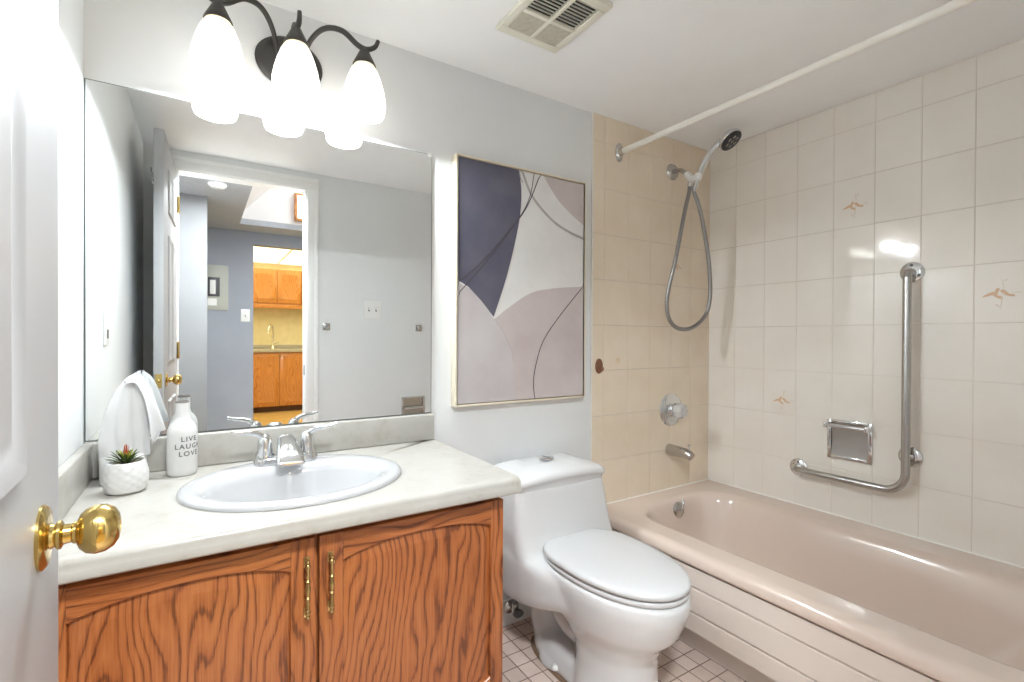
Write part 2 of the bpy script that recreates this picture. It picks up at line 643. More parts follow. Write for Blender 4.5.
# door casing and jamb
b = MB()
for side in (0, 1):
    x0 = DX0 if side == 0 else DX1
    s = -1 if side == 0 else 1
    for ya, yb in ((YD, YD + 0.011), (YH - 0.011, YH)):
        a, c = sorted((x0 + s * 0.006, x0 + s * 0.072))
        b.box(a, c, ya, yb, 0, DZ + 0.0055, 0.003)
        a2, c2 = sorted((x0 + s * 0.050, x0 + s * 0.072))
        dy = 0.004 if yb > YD else -0.004
        b.box(a2, c2, min(ya, ya + dy), max(yb, yb + dy), 0, DZ + 0.0495, 0.003)
for ya, yb in ((YD, YD + 0.011), (YH - 0.011, YH)):
    b.box(DX0 - 0.0715, DX1 + 0.0715, ya, yb, DZ + 0.006, DZ + 0.0715, 0.003)
    dy = 0.004 if yb > YD else -0.004
    b.box(DX0 - 0.072, DX1 + 0.072, min(ya, ya + dy), max(yb, yb + dy), DZ + 0.050, DZ + 0.072, 0.003)
b.box(DX0 - 0.02, DX0, YH, YD, 0, DZ)
b.box(DX1, DX1 + 0.02, YH, YD, 0, DZ)
b.box(DX0 - 0.0195, DX1 + 0.0195, YH, YD, DZ + 0.0002, DZ + 0.02)
trim2 = struct(b.build('trim_2', 'trim_paint'))
b = MB(); b.box(DX1 - 0.0015, DX1, -1.615, -1.588, 0.905, 0.965)
b.build('strike_plate', 'steel', trim2)

# ------------------------------------------------------------------ the open door (hinged at the left jamb)
door = struct(thing('door_1', 'white panelled door standing open along the left wall, brass knob', 'door', (DX0, YD, 0)))
DW, DT, DH = 0.625, 0.036, 2.02
dang = math.radians(2.3)


def dpt(s, t, z):
    """s along the leaf from the hinge, t into the leaf thickness (0 = room face), z up"""
    return Vector((DX0 - 0.005 - math.sin(dang) * s - math.cos(dang) * t, YD + 0.012 + math.cos(dang) * s - math.sin(dang) * t, z))


b = MB()
t = MB()
t.box(0, DW, -DT, 0, 0.012, DH, 0.002)
panels = [(0.115, 0.275, 0.26, 0.845), (0.30, 0.455, 0.26, 0.845), (0.115, 0.275, 1.02, 1.60), (0.30, 0.455, 1.02, 1.60), (0.115, 0.275, 1.70, 1.90), (0.30, 0.455, 1.70, 1.90)]
for (s0, s1, z0, z1) in panels:
    for fy, sg in ((0.0, 1), (-DT, -1)):
        # moulded ring around a raised field
        rings = []
        for ins, h in ((0.0, 0.0), (0.006, 0.006), (0.014, 0.0065), (0.024, 0.001), (0.045, 0.0042)):
            rings.append([(x, fy + sg * h, z) for x, y, z in [(s0 + ins, 0, z0 + ins), (s1 - ins, 0, z0 + ins), (s1 - ins, 0, z1 - ins), (s0 + ins, 0, z1 - ins)]])
        t.loft(rings, cap0=False)
for v in t.bm.verts:
    v.co = dpt(v.co.x, -v.co.y, v.co.z)
b.merge(t.bm)
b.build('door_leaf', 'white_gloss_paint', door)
NRM = dpt(0, -1, 0) - dpt(0, 0, 0)
for sg, t0 in ((1, 0.0), (-1, DT)):
    b = MB()
    k0 = dpt(DW - 0.088, t0, 0.946)
    b.lathe([(0.0, 0), (0.0305, 0), (0.0305, 0.002), (0.027, 0.005), (0.020, 0.0062), (0.012, 0.007), (0.0105, 0.010), (0.0135, 0.012), (0.0135, 0.0145), (0.0095, 0.0165),
             (0.0088, 0.022), (0.0105, 0.0235), (0.0105, 0.0255), (0.0165, 0.028), (0.0215, 0.033), (0.0238, 0.040), (0.0228, 0.048), (0.019, 0.0545), (0.0125, 0.0585), (0.007, 0.0595), (0.0065, 0.0575), (0.0, 0.0575)],
            k0, NRM * sg, 40, False, False)
    b.build('door_knob', 'brass', door)
b = MB()
lp = [dpt(DW + 0.0012, x, z) for x, z in ((0.006, 0.918), (0.030, 0.918), (0.030, 0.978), (0.006, 0.978))]
lq = [dpt(DW - 0.001, x, z) for x, z in ((0.006, 0.918), (0.030, 0.918), (0.030, 0.978), (0.006, 0.978))]
b.loft([lq, lp])
b.lathe([(0.0075, 0), (0.0075, 0.007), (0.005, 0.009)], dpt(DW, 0.018, 0.948), dpt(1, 0, 0) - dpt(0, 0, 0), 16)
b.build('latch_plate', 'brass', door)
for z in (0.25, 1.02, 1.80):
    b = MB()
    b.lathe([(0.005, 0), (0.0065, 0.002), (0.0065, 0.086), (0.005, 0.09)], (DX0 + 0.002, YD + 0.0165, z), (0, 0, 1), 14)
    b.build('hinge', 'brass', door)
# robe hook on the back of the door
b = MB()
hk = dpt(0.38, DT, 1.87)
nb = -NRM
b.box(hk.x - 0.004, hk.x, hk.y - 0.012, hk.y + 0.012, hk.z - 0.03, hk.z + 0.05, 0.002)
b.tube(smooth_path([hk + nb * 0.003 + Vector((0, 0, 0.03)), hk + nb * 0.03 + Vector((0, 0, 0.022)), hk + nb * 0.038 + Vector((0, 0, 0.05))], 6), 0.0045, 10)
b.tube(smooth_path([hk + nb * 0.003 + Vector((0, 0, -0.01)), hk + nb * 0.022 + Vector((0, 0, -0.025)), hk + nb * 0.03 + Vector((0, 0, -0.005))], 6), 0.0045, 10)
tag(b.build('robe_hook', 'chrome', origin=hk), 'double metal robe hook high on the back of the open door, seen in the mirror', 'hook')

# ------------------------------------------------------------------ hall and kitchen seen in the mirror through the doorway
YF = -3.65
b = MB(); b.box(-0.6, 2.6, -7.2, YH, -0.05, -0.001)
struct(b.build('floor_hall', 'kitchen_floor_wood'))
b = MB()                                                    # dropped ceiling with an opening into a light well
b.box(-0.6, 0.52, YF, YH, H, H + 0.05)
b.box(0.52, 1.7, YF, -3.33, H, H + 0.05)
b.box(0.52, 1.7, -1.95, YH, H, H + 0.05)
b.box(1.7, 2.6, YF, YH, H, H + 0.05)
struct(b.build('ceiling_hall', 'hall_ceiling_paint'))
b = MB()
b.box(0.47, 0.52, -3.38, -1.95, H + 0.05, 3.0)
b.box(0.52, 1.75, -3.38, -3.33, H + 0.05, 3.0)
b.box(1.7, 1.75, -3.33, -1.95, H + 0.05, 3.0)
b.box(0.52, 1.7, -1.95, -1.90, H + 0.05, 3.0)
struct(b.build('wall_light_well', 'well_paint'))
b = MB()                                                    # sloping roof of the well
b.loft([[(0.52, -3.33, 2.23), (1.20, -3.33, 2.965), (1.20, -3.33, 2.995), (0.52, -3.33, 2.26)], [(0.52, -1.95, 2.23), (1.20, -1.95, 2.965), (1.20, -1.95, 2.995), (0.52, -1.95, 2.26)]])
b.box(1.19, 1.7, -3.33, -1.95, 2.965, 2.995)
struct(b.build('ceiling_light_well', 'well_paint'))
b = MB()
b.box(-0.6, 0.655, YF - 0.12, YF, 0, H)
b.box(0.655, 1.75, YF - 0.12, YF, 2.025, H)
b.box(1.75, 2.6, YF - 0.12, YF, 0, H)
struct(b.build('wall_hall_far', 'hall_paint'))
b = MB()
b.box(-0.6, 0.268, -2.62, -2.50, 0, H)
b.box(-0.7, -0.6, YF, YH, 0, H)
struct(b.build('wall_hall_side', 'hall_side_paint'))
# kitchen shell
YK = -7.1
HK = 2.32
b = MB()
b.box(0.0, 2.6, YK - 0.1, YK, 0, HK)
b.box(-0.1, 0.0, YK, YF - 0.12, 0, HK)
b.box(2.5, 2.6, YK, YF - 0.12, 0, HK)
b.box(0.0, 2.5, YF - 0.14, YF - 0.12, H, HK)
struct(b.build('wall_kitchen', 'kitchen_backsplash'))
b = MB(); b.box(0.0, 2.5, YK, YF - 0.14, HK + 0.02, HK + 0.06)
struct(b.build('ceiling_kitchen', 'ceiling_paint'))
lc = thing('luminous_ceiling', 'glowing yellowish ceiling light panels over the kitchen, seen in the mirror', 'ceiling light', (1.4, -5.6, HK))
GXS, GYS = (0.05, 0.66, 1.27, 1.88, 2.49), (-6.98, -6.37, -5.76, -5.15, -4.54, -3.93)
b = MB()
for i in range(4):
    for j in range(5):
        b.box(GXS[i] + 0.012, GXS[i + 1] - 0.012, GYS[j] + 0.012, GYS[j + 1] - 0.012, HK - 0.002, HK + 0.010)
b.build('diffuser', 'luminous_panel', lc)
b = MB()
for x in GXS:
    b.box(x - 0.012, x + 0.012, GYS[0], GYS[-1], HK - 0.008, HK + 0.004)
for y in GYS:
    b.box(GXS[0], GXS[-1], y - 0.012, y + 0.012, HK - 0.0085, HK + 0.0035)
b.build('ceiling_grid', 'trim_paint', lc)


def cab_door(parent, x0, x1, z0, z1, yf, mp, pull):
    b = MB()
    b.box(x0, x1, yf - 0.018, yf, z0, z1, 0.003)
    rings = []
    for ins, h in ((0.055, 0.0), (0.058, 0.004), (0.066, 0.004), (0.085, 0.0005)):
        rings.append([(x0 + ins, yf + h, z0 + ins), (x1 - ins, yf + h, z0 + ins), (x1 - ins, yf + h, z1 - ins), (x0 + ins, yf + h, z1 - ins)])
    b.loft(rings, cap0=False)
    d = b.build('door', mp, parent)
    b = MB()
    px, pz = pull
    b.tube(smooth_path([(px - 0.035, yf, pz), (px - 0.03, yf + 0.02, pz), (px + 0.03, yf + 0.02, pz), (px + 0.035, yf, pz)], 5), 0.004, 8)
    b.build('handle', 'old_brass', d)
    return d


# upper cabinet
YU = -6.72
uc = thing('kitchen_wall_cabinet', 'oak kitchen wall cabinet with two doors above the kitchen sink, seen in the mirror', 'cabinet', (1.2, YK, 1.6))
b = MB(); b.box(0.52, 2.2, YK + 0.002, YU - 0.0185, 1.65, 2.19, 0.002)
b.box(0.52, 2.2, YU - 0.06, YU - 0.0185, 1.585, 1.649, 0.002)
b.build('body', 'oak_kitchen', uc)
for x0, x1, px in ((0.53, 0.87, 0.8), (0.88, 1.226, 1.175), (1.236, 1.58, 1.29), (1.59, 1.95, 1.7)):
    cab_door(uc, x0, x1, 1.665, 2.175, YU, 'oak_kitchen', (px, 1.74))
# base cabinet + worktop
YB = -6.5
bc = thing('kitchen_base_cabinet', 'oak kitchen base cabinet under the pale worktop, seen in the mirror', 'cabinet', (1.2, YK, 0))
b = MB(); b.box(0.52, 2.2, YK + 0.002, YB - 0.0185, 0.085, 0.905, 0.002)
b.build('body', 'oak_kitchen', bc)
b = MB(); b.box(0.54, 2.18, YK + 0.05, YB - 0.10, 0, 0.085)
b.build('plinth', 'dark_wood', bc)
for x0, x1, px in ((0.53, 0.87, 0.8), (0.88, 1.232, 1.18), (1.242, 1.59, 1.29), (1.60, 1.95, 1.7)):
    cab_door(bc, x0, x1, 0.095, 0.89, YB, 'oak_kitchen', (px, 0.85))
b = MB(); b.box(0.50, 2.22, YK + 0.001, YB + 0.025, 0.9055, 0.953, 0.006)
b.box(0.50, 2.22, YK + 0.001, YK + 0.02, 0.953, 1.01, 0.004)
tag(b.build('kitchen_worktop', 'laminate', origin=(1.2, YK, 0.905)), 'pale kitchen worktop on the oak base cabinet, seen in the mirror', 'worktop')
b = MB()
KX, KY, KZ = 1.185, -6.84, 0.954
b.lathe([(0.03, 0), (0.03, 0.008), (0.022, 0.02), (0.020, 0.07), (0.017, 0.08)], (KX, KY, KZ), (0, 0, 1), 20)
b.tube(smooth_path([(KX, KY, KZ + 0.07), (KX + 0.005, KY, KZ + 0.26), (KX - 0.01, KY + 0.03, KZ + 0.345), (KX - 0.045, KY + 0.10, KZ + 0.365), (KX - 0.075, KY + 0.15, KZ + 0.31), (KX - 0.08, KY + 0.16, KZ + 0.24)], 6), [0.014] * 30 + [0.02], 12)
b.tube([(KX, KY, KZ + 0.06), (KX + 0.04, KY + 0.02, KZ + 0.09), (KX + 0.08, KY + 0.04, KZ + 0.10)], 0.008, 8)
tag(b.build('kitchen_faucet', 'chrome', origin=(KX, KY, KZ)), 'chrome gooseneck kitchen faucet on the pale worktop, seen in the mirror', 'faucet')

# electrical panel, switch and wall lamp in the hall
ep = thing('electrical_panel', 'grey-green electrical panel on the blue-grey hall wall, seen in the mirror', 'electrical panel', (0.36, YF, 1.6))
b = MB(); b.box(0.275, 0.447, YF, YF + 0.012, 1.385, 1.80, 0.003)
b.build('cover', 'panel_metal', ep)
b = MB(); b.box(0.285, 0.378, YF + 0.012, YF + 0.018, 1.51, 1.685, 0.002)
b.build('breaker_door', 'dark_glass', ep)
b = MB()
b.box(0.300, 0.345, YF + 0.018, YF + 0.024, 1.53, 1.66, 0.002)
b.box(0.283, 0.355, YF + 0.012, YF + 0.014, 1.425, 1.49)
b.build('directory_card', 'white_plastic', ep)


def plate(name, label, ox, oy, oz, dirx, w, h, toggles, cat='light switch'):
    """switch plate facing along +y / -y or +x; dirx = normal"""
    n = Vector(dirx)
    ax = Vector((abs(n.y), abs(n.x), 0))
    o = thing(name, label, cat, (ox, oy, oz))
    b = MB()

    def bx(c, hw, hh, d0, d1, bev):
        p = Vector((ox, oy, oz)) + c
        a = p - ax * hw + n * d0
        e = p + ax * hw + n * d1
        b.box(min(a.x, e.x), max(a.x, e.x), min(a.y, e.y), max(a.y, e.y), p.z - hh, p.z + hh, bev)
    bx(Vector(), w / 2, h / 2, 0.0, 0.006, 0.0025)
    b.build('cover_plate', 'white_plastic', o)
    for k in range(toggles):
        b = MB()
        off = ax * ((k - (toggles - 1) / 2) * 0.046)
        bx(off, 0.005, 0.012, 0.006, 0.0068, 0.0)
        b.build('toggle_slot', 'grey_rubber', o)
        b = MB()
        bx(off + Vector((0, 0, 0.004)), 0.0038, 0.006, 0.005, 0.015, 0.001)
        b.build('toggle', 'white_plastic', o)
    return o


plate('light_switch', 'white single light switch on the blue-grey hall wall beside the kitchen opening', 0.588, YF, 1.342, (0, 1, 0), 0.075, 0.118, 1)
plate('light_switch', 'white double light switch on the wall right of the doorway, seen in the mirror', 1.177, YD, 1.32, (0, 1, 0), 0.116, 0.118, 2)
o = plate('wall_outlet', 'white narrow cover plate on the left wall, seen in the left part of the mirror', XL, -0.345, 1.172, (1, 0, 0), 0.072, 0.125, 0, 'outlet')
for zz in (1.145, 1.198):
    b = MB(); b.box(XL + 0.006, XL + 0.0075, -0.345 - 0.014, -0.345 + 0.014, zz - 0.014, zz + 0.014, 0.0005)
    b.build('receptacle', 'grey_rubber' if zz < 1.15 else 'white_plastic', o)

wl = thing('hall_wall_lamp', 'square wood framed lamp glowing high in the hall light well, seen in the mirror', 'lamp', (1.10, -3.33, 2.35))
b = MB()
for (x0, x1, z0, z1) in ((0.965, 0.987, 2.225, 2.48), (1.213, 1.235, 2.225, 2.48), (0.987, 1.213, 2.225, 2.247), (0.987, 1.213, 2.458, 2.48)):
    b.box(x0, x1, -3.33, -3.275, z0, z1, 0.002)
b.build('lamp_frame', 'oak_kitchen', wl)
b = MB(); b.box(0.987, 1.213, -3.329, -3.285, 2.247, 2.458, 0.003)
b.build('diffuser', 'hall_lamp_glass', wl)
b = MB()
b.lathe([(0.055, 0), (0.055, -0.012), (0.042, -0.026), (0.02, -0.03)], (0.32, -2.12, H), (0, 0, 1), 24)
tag(b.build('smoke_detector', 'white_plastic', origin=(0.32, -2.12, H)), 'round white smoke detector on the grey hall ceiling, seen in the mirror', 'smoke detector')

# towel bar posts and recessed paper holder on the front wall, seen in the mirror
for x, lab in ((0.889, 'small chrome towel bar post nearest the doorway casing, seen in the mirror'), (1.497, 'small chrome towel bar post nearest the mirror right edge, seen in the mirror')):
    o = thing('towel_bar_post', lab, 'towel bar post', (x, YD, 1.204), 'towel bar posts on the front wall')
    b = MB(); b.box(x - 0.022, x + 0.022, YD, YD + 0.006, 1.204 - 0.022, 1.204 + 0.022, 0.002)
    b.build('base_plate', 'worn_chrome', o)
    b = MB(); b.box(x - 0.013, x + 0.013, YD + 0.006, YD + 0.040, 1.204 - 0.013, 1.204 + 0.013, 0.004)
    b.build('arm', 'chrome', o)
ph = thing('paper_holder', 'chrome recessed toilet paper holder low on the front wall, seen in the mirror', 'toilet paper holder', (1.458, YD, 0.665))
b = MB()
for (x0, x1, z0, z1) in ((1.375, 1.39, 0.60, 0.735), (1.526, 1.541, 0.60, 0.735), (1.39, 1.526, 0.60, 0.612), (1.39, 1.526, 0.723, 0.735)):
    b.box(x0, x1, YD, YD + 0.012, z0, z1, 0.002)
b.build('frame', 'chrome', ph)
b = MB(); b.box(1.388, 1.528, YD, YD + 0.003, 0.610, 0.725)
b.build('recess', 'worn_chrome', ph)
b = MB(); b.tube([(1.39, YD + 0.02, 0.66), (1.526, YD + 0.02, 0.66)], 0.011, 14)
b.build('roller', 'chrome', ph)

# ------------------------------------------------------------------ vanity
CZ = 0.772
VX1, VYF = 0.912, -0.535                      # cabinet right side, door front
van = thing('vanity_cabinet', 'honey oak vanity cabinet with two arched panel doors under the counter', 'cabinet', (0.44, -0.25, 0))
b = MB()
yb0 = VYF + 0.021
b.box(XL + 0.001, XL + 0.019, yb0, -0.003, 0.11, 0.7295)
b.box(VX1 - 0.022, VX1 - 0.004, yb0, -0.003, 0.11, 0.7295)
b.box(XL + 0.019, VX1 - 0.022, yb0, -0.009, 0.11, 0.128)
b.box(XL + 0.019, VX1 - 0.022, -0.009, -0.003, 0.11, 0.7295)
b.box(XL + 0.019, VX1 - 0.022, yb0, yb0 + 0.018, 0.69, 0.7295)
b.box(0.425, 0.455, yb0, yb0 + 0.018, 0.128, 0.69)
b.build('body', 'oak_stile', van)
b = MB(); b.box(XL + 0.001, VX1 - 0.02, -0.46, -0.003, 0, 0.11)
b.build('toe_kick', 'dark_wood', van)


def arch_z(x, x0, x1, z_end, z_mid):
    u = (x - x0) / (x1 - x0) * 2 - 1
    return z_mid + (z_end - z_mid) * (abs(u) ** 2.5)


def vanity_door(x0, x1, panel_mat, pull_x):
    z0, z1 = 0.16, 0.7085
    sw = 0.050
    d = None
    xi0, xi1 = x0 + sw, x1 - sw + 0.012
    if pull_x < (x0 + x1) / 2:
        xi0, xi1 = x0 + sw, x1 - 0.038
    else:
        xi0, xi1 = x0 + 0.038, x1 - sw
    N = 24
    yb, yf = VYF + 0.020, VYF
    # raised centre panel behind the frame (the door's own mesh)
    b = MB()
    def outline(ins, n=N):
        pts = []
        for i in range(n + 1):
            x = xi0 + ins + (xi1 - xi0 - 2 * ins) * i / n
            pts.append((x, arch_z(x, xi0, xi1, 0.644, 0.670) - ins))
        for i in range(n + 1):
            x = xi1 - ins - (xi1 - xi0 - 2 * ins) * i / n
            pts.append((x, 0.16 + 0.7085 - arch_z(x, xi0, xi1, 0.625, 0.66) + ins))
        return pts
    rings = [[(x, yf + dy, z) for x, z in outline(ins)] for ins, dy in ((-0.006, 0.014), (0.0, 0.0125), (0.003, 0.0125), (0.024, 0.003), (0.030, 0.003))]
    b.loft(rings, cap0=False)
    d = b.build('door', panel_mat, van)
    # stiles
    for sx0, sx1 in ((x0, xi0), (xi1, x1)):
        b = MB()
        b.box(sx0, sx1, yf, yb, z0, z1, 0.0022)
        b.build('stile', 'oak_stile', d)
    # rails with eyebrow arch
    top = [(xi0 + (xi1 - xi0) * i / N, arch_z(xi0 + (xi1 - xi0) * i / N, xi0, xi1, 0.644, 0.670)) for i in range(N + 1)]
    bot = [(x, 0.16 + 0.7085 - arch_z(x, xi0, xi1, 0.625, 0.66)) for x, _ in top]
    for edge, zz in ((top, z1), (bot, z0)):
        b = MB()
        poly = [(x, z) for x, z in edge] + [(xi1, zz), (xi0, zz)]
        sgn = 1 if zz == z1 else -1
        rings = []
        for dy, ins in ((0.020, 0.0), (0.003, 0.0), (0.0, 0.003)):
            rings.append([(x, yf + dy, z + sgn * ins) for x, z in edge] + [(xi1, yf + dy, zz - sgn * ins * 0.7), (xi0, yf + dy, zz - sgn * ins * 0.7)])
        b.loft(rings)
        b.build('rail', 'oak_rail', d)
    # antique brass bar pull
    b = MB()
    zc, hl = 0.606, 0.062
    y = yf - 0.016
    b.lathe([(0.0, -hl), (0.0035, -hl), (0.005, -hl + 0.004), (0.003, -hl + 0.008), (0.006, -hl + 0.012), (0.006, -hl + 0.016), (0.0035, -hl + 0.02), (0.0045, -0.028), (0.0035, -0.022),
             (0.006, -0.018), (0.0035, -0.014), (0.005, -0.006), (0.0065, 0), (0.005, 0.006), (0.0035, 0.014), (0.006, 0.018), (0.0035, 0.022), (0.0045, 0.028),
             (0.0035, hl - 0.02), (0.006, hl - 0.016), (0.006, hl - 0.012), (0.003, hl - 0.008), (0.005, hl - 0.004), (0.0035, hl), (0.0, hl)], (pull_x, y, zc), (0, 0, 1), 14, False, False)
    for s in (-1, 1):
        b.lathe([(0.006, 0), (0.0035, 0.004), (0.0035, 0.016)], (pull_x, yf, zc + s * (hl - 0.014)), (0, -1, 0), 12)
        b.box(pull_x - 0.006, pull_x + 0.006, yf - 0.0025, yf, zc + s * (hl - 0.008) - 0.011, zc + s * (hl - 0.008) + 0.011, 0.001)
    b.build('handle', 'old_brass', d)
    return d


vanity_door(-0.005, 0.4365, 'oak_panel_one', 0.4175)
vanity_door(0.4435, 0.910, 'oak_panel_two', 0.466)

# counter: rolled front edge, upstands against back and left walls
ct = thing('countertop', 'cream marbled laminate countertop with low backsplash on the oak vanity', 'countertop', (0.45, -0.28, 0.73))
CX0, CX1, CY0, CY1 = XL + 0.001, 0.938, -0.582, -0.001
SX, SY, SA, SB = 0.440, -0.298, 0.260, 0.223      # sink centre and half axes
b = MB()
# top slab with an oval hole: ring of quads between hole and rectangle, then edge profile along the front
prof = [(CY1, 0.730), (CY1, CZ)]
KN = 64
hole = [(SX + (SA - 0.018) * math.cos(2 * PI * i / KN), SY + (SB - 0.018) * math.sin(2 * PI * i / KN)) for i in range(KN)]
YR = CY0 + 0.022


def to_rect(px, py):
    dx, dy = px - SX, py - SY
    tt = []
    if dx > 1e-9: tt.append((CX1 - SX) / dx)
    if dx < -1e-9: tt.append((CX0 - SX) / dx)
    if dy > 1e-9: tt.append((CY1 - SY) / dy)
    if dy < -1e-9: tt.append((YR - SY) / dy)
    k = min(tt)
    return (SX + dx * k, SY + dy * k)


angs = [math.atan2(py - SY, px - SX) for px, py in hole] + [math.atan2(cy - SY, cx - SX) for cx in (CX0, CX1) for cy in (YR, CY1)]
angs = sorted(a % (2 * PI) for a in angs)
inner, outer = [], []
for a in angs:
    ca, sa = math.cos(a), math.sin(a)
    rr = 1 / math.sqrt((ca / (SA - 0.018)) ** 2 + (sa / (SB - 0.018)) ** 2)
    inner.append((SX + rr * ca, SY + rr * sa))
    outer.append(to_rect(SX + ca, SY + sa))
b.loft([[(x, y, 0.745) for x, y in inner], [(x, y, CZ) for x, y in inner], [(x, y, CZ) for x, y in outer]], False, False)
# rolled nose
nose = [(YR, CZ)] + [(YR - 0.016 * math.sin(t), CZ - 0.014 + 0.014 * math.cos(t)) for t in (0.35, 0.7, 1.05, 1.4, PI / 2)] + [(CY0 + 0.004, CZ - 0.022), (CY0 + 0.001, CZ - 0.030), (CY0 + 0.003, CZ - 0.038), (CY0 + 0.008, 0.730), (CY0 + 0.05, 0.730)]
b.loft([[(CX0, y, z) for y, z in nose], [(CX1, y, z) for y, z in nose]], False, False, closed=False)
for x in (CX0, CX1):
    b.face([(x, y, z) for y, z in nose] + [(x, CY1, 0.730), (x, CY1, CZ)])
b.loft([[(x, y, 0.745) for x, y in inner], [(x, max(y, CY0 + 0.05), 0.730) for x, y in outer]], False, False)
b.build('worktop', 'laminate', ct, smooth=35)
b = MB(); b.box(CX0, 0.935, -0.020, -0.001, CZ, 0.866, 0.006, 3)
b.build('backsplash', 'laminate', ct)
b = MB(); b.box(CX0, CX0 + 0.020, -0.575, -0.020, CZ, 0.866, 0.005, 3)
b.build('side_splash', 'laminate', ct)

# sink
sk = thing('sink', 'white oval drop-in sink set in the counter', 'sink', (SX, SY, CZ))
b = MB()
rings = []
for da, db, oy, z in ((-0.006, -0.006, 0, CZ), (0, 0, 0, CZ + 0.001), (0.0, 0.0, 0, CZ + 0.006), (-0.004, -0.004, 0, CZ + 0.011), (-0.012, -0.012, 0, CZ + 0.0135), (-0.030, -0.030, -0.004, CZ + 0.0125),
                      (-0.047, -0.064, -0.022, CZ + 0.010), (-0.056, -0.074, -0.024, CZ + 0.003), (-0.064, -0.080, -0.025, CZ - 0.012), (-0.082, -0.094, -0.025, CZ - 0.06),
                      (-0.115, -0.118, -0.022, CZ - 0.105), (-0.165, -0.160, -0.015, CZ - 0.130), (-0.228, -0.197, -0.01, CZ - 0.137)):
    rings.append(sell(SX, SY + oy, SA + da, SB + db, z, 2.0, 64))
b.loft(rings, False, True)
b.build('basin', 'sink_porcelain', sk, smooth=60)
b = MB(); b.lathe([(0.0, 0.0), (0.022, 0.0), (0.022, 0.002), (0.016, 0.003), (0.013, 0.001), (0.0, 0.001)], (SX, SY - 0.01, CZ - 0.1368), (0, 0, 1), 24, False, False)
b.build('drain', 'chrome', sk)
b = MB(); b.lathe([(0.009, 0.0), (0.009, 0.002), (0.006, 0.003), (0.005, 0.0005), (0.0, 0.0005)], (SX, SY - 0.1487 + 0.026, CZ - 0.05), (0, 1, 0.35), 16, True, False)

# faucet: centre-set, two lever handles
FX, FY, FZ = 0.433, -0.128, CZ + 0.0115
fc = thing('faucet', 'chrome two-handle faucet on the back rim of the oval sink', 'faucet', (FX, FY, FZ))
b = MB()
base = [rrect(FX - 0.083 + i, FX + 0.083 - i, FY - 0.027 + i, FY + 0.027 - i, 0.026 - i, z) for i, z in ((0.0, FZ), (0.0, FZ + 0.012), (0.003, FZ + 0.018), (0.008, FZ + 0.020))]
b.loft(base)
b.build('base_plate', 'chrome', fc)
b = MB()
# spout: broad wedge, thick at the back, dropping to a lip in front
sp = []
for (dy, zb, zt, hw) in ((0.022, 0.010, 0.030, 0.022), (0.018, 0.010, 0.066, 0.024), (0.004, 0.010, 0.077, 0.0255), (-0.015, 0.012, 0.074, 0.027), (-0.045, 0.020, 0.058, 0.030), (-0.075, 0.018, 0.040, 0.0335), (-0.094, 0.010, 0.024, 0.0345), (-0.098, 0.010, 0.018, 0.033)):
    ring = []
    for k in range(20):
        a = 2 * PI * k / 20
        c, s = math.cos(a), math.sin(a)
        ring.append((FX + hw * math.copysign(abs(c) ** 0.55, c), FY + dy, FZ + (zb + zt) / 2 + (zt - zb) / 2 * math.copysign(abs(s) ** 0.7, s)))
    sp.append(ring)
b.loft(sp)
b.build('spout', 'chrome', fc)
for s in (-1, 1):
    hx = FX + s * 0.055
    b = MB()
    b.lathe([(0.025, 0.012), (0.0245, 0.024), (0.020, 0.032), (0.0185, 0.052), (0.0165, 0.066), (0.012, 0.076), (0.006, 0.080), (0.0, 0.081)], (hx, FY, FZ + 0.004), (0, 0, 1), 28, True, False)
    pth = smooth_path([(hx - s * 0.008, FY, FZ + 0.062), (hx + s * 0.012, FY - 0.004, FZ + 0.082), (hx + s * 0.034, FY - 0.008, FZ + 0.091), (hx + s * 0.058, FY - 0.012, FZ + 0.094), (hx + s * 0.080, FY - 0.014, FZ + 0.100)], 6)
    b.tube(pth, [0.010 - 0.0052 * i / (len(pth) - 1) for i in range(len(pth))], 12)
    b.build('handle', 'chrome', fc)
b = MB(); b.tube([(FX, FY + 0.026, FZ + 0.018), (FX, FY + 0.026, FZ + 0.062)], 0.0025, 8); b.ball((FX, FY + 0.026, FZ + 0.066), 0.0055)
b.build('lift_rod', 'chrome', fc)

# ------------------------------------------------------------------ mirror
mr = thing('wall_mirror', 'large frameless wall mirror above the vanity backsplash', 'mirror', (0.45, 0, 0.87))
b = MB(); b.box(-0.0235, 0.928, -0.0062, -0.0012, 0.868, 1.7955)
b.build('mirror_back', 'mirror_edge', mr)
b = MB(); b.box(-0.0205, 0.926, -0.0068, -0.0063, 0.8705, 1.7935)
b.build('mirror_glass', 'mirror_glass', mr, smooth=0)
for x, z in ((0.918, 1.790),):
    b = MB(); b.box(x - 0.008, x + 0.008, -0.0095, -0.0012, z - 0.004, z + 0.010, 0.002)
    b.build('clip', 'white_plastic', mr)

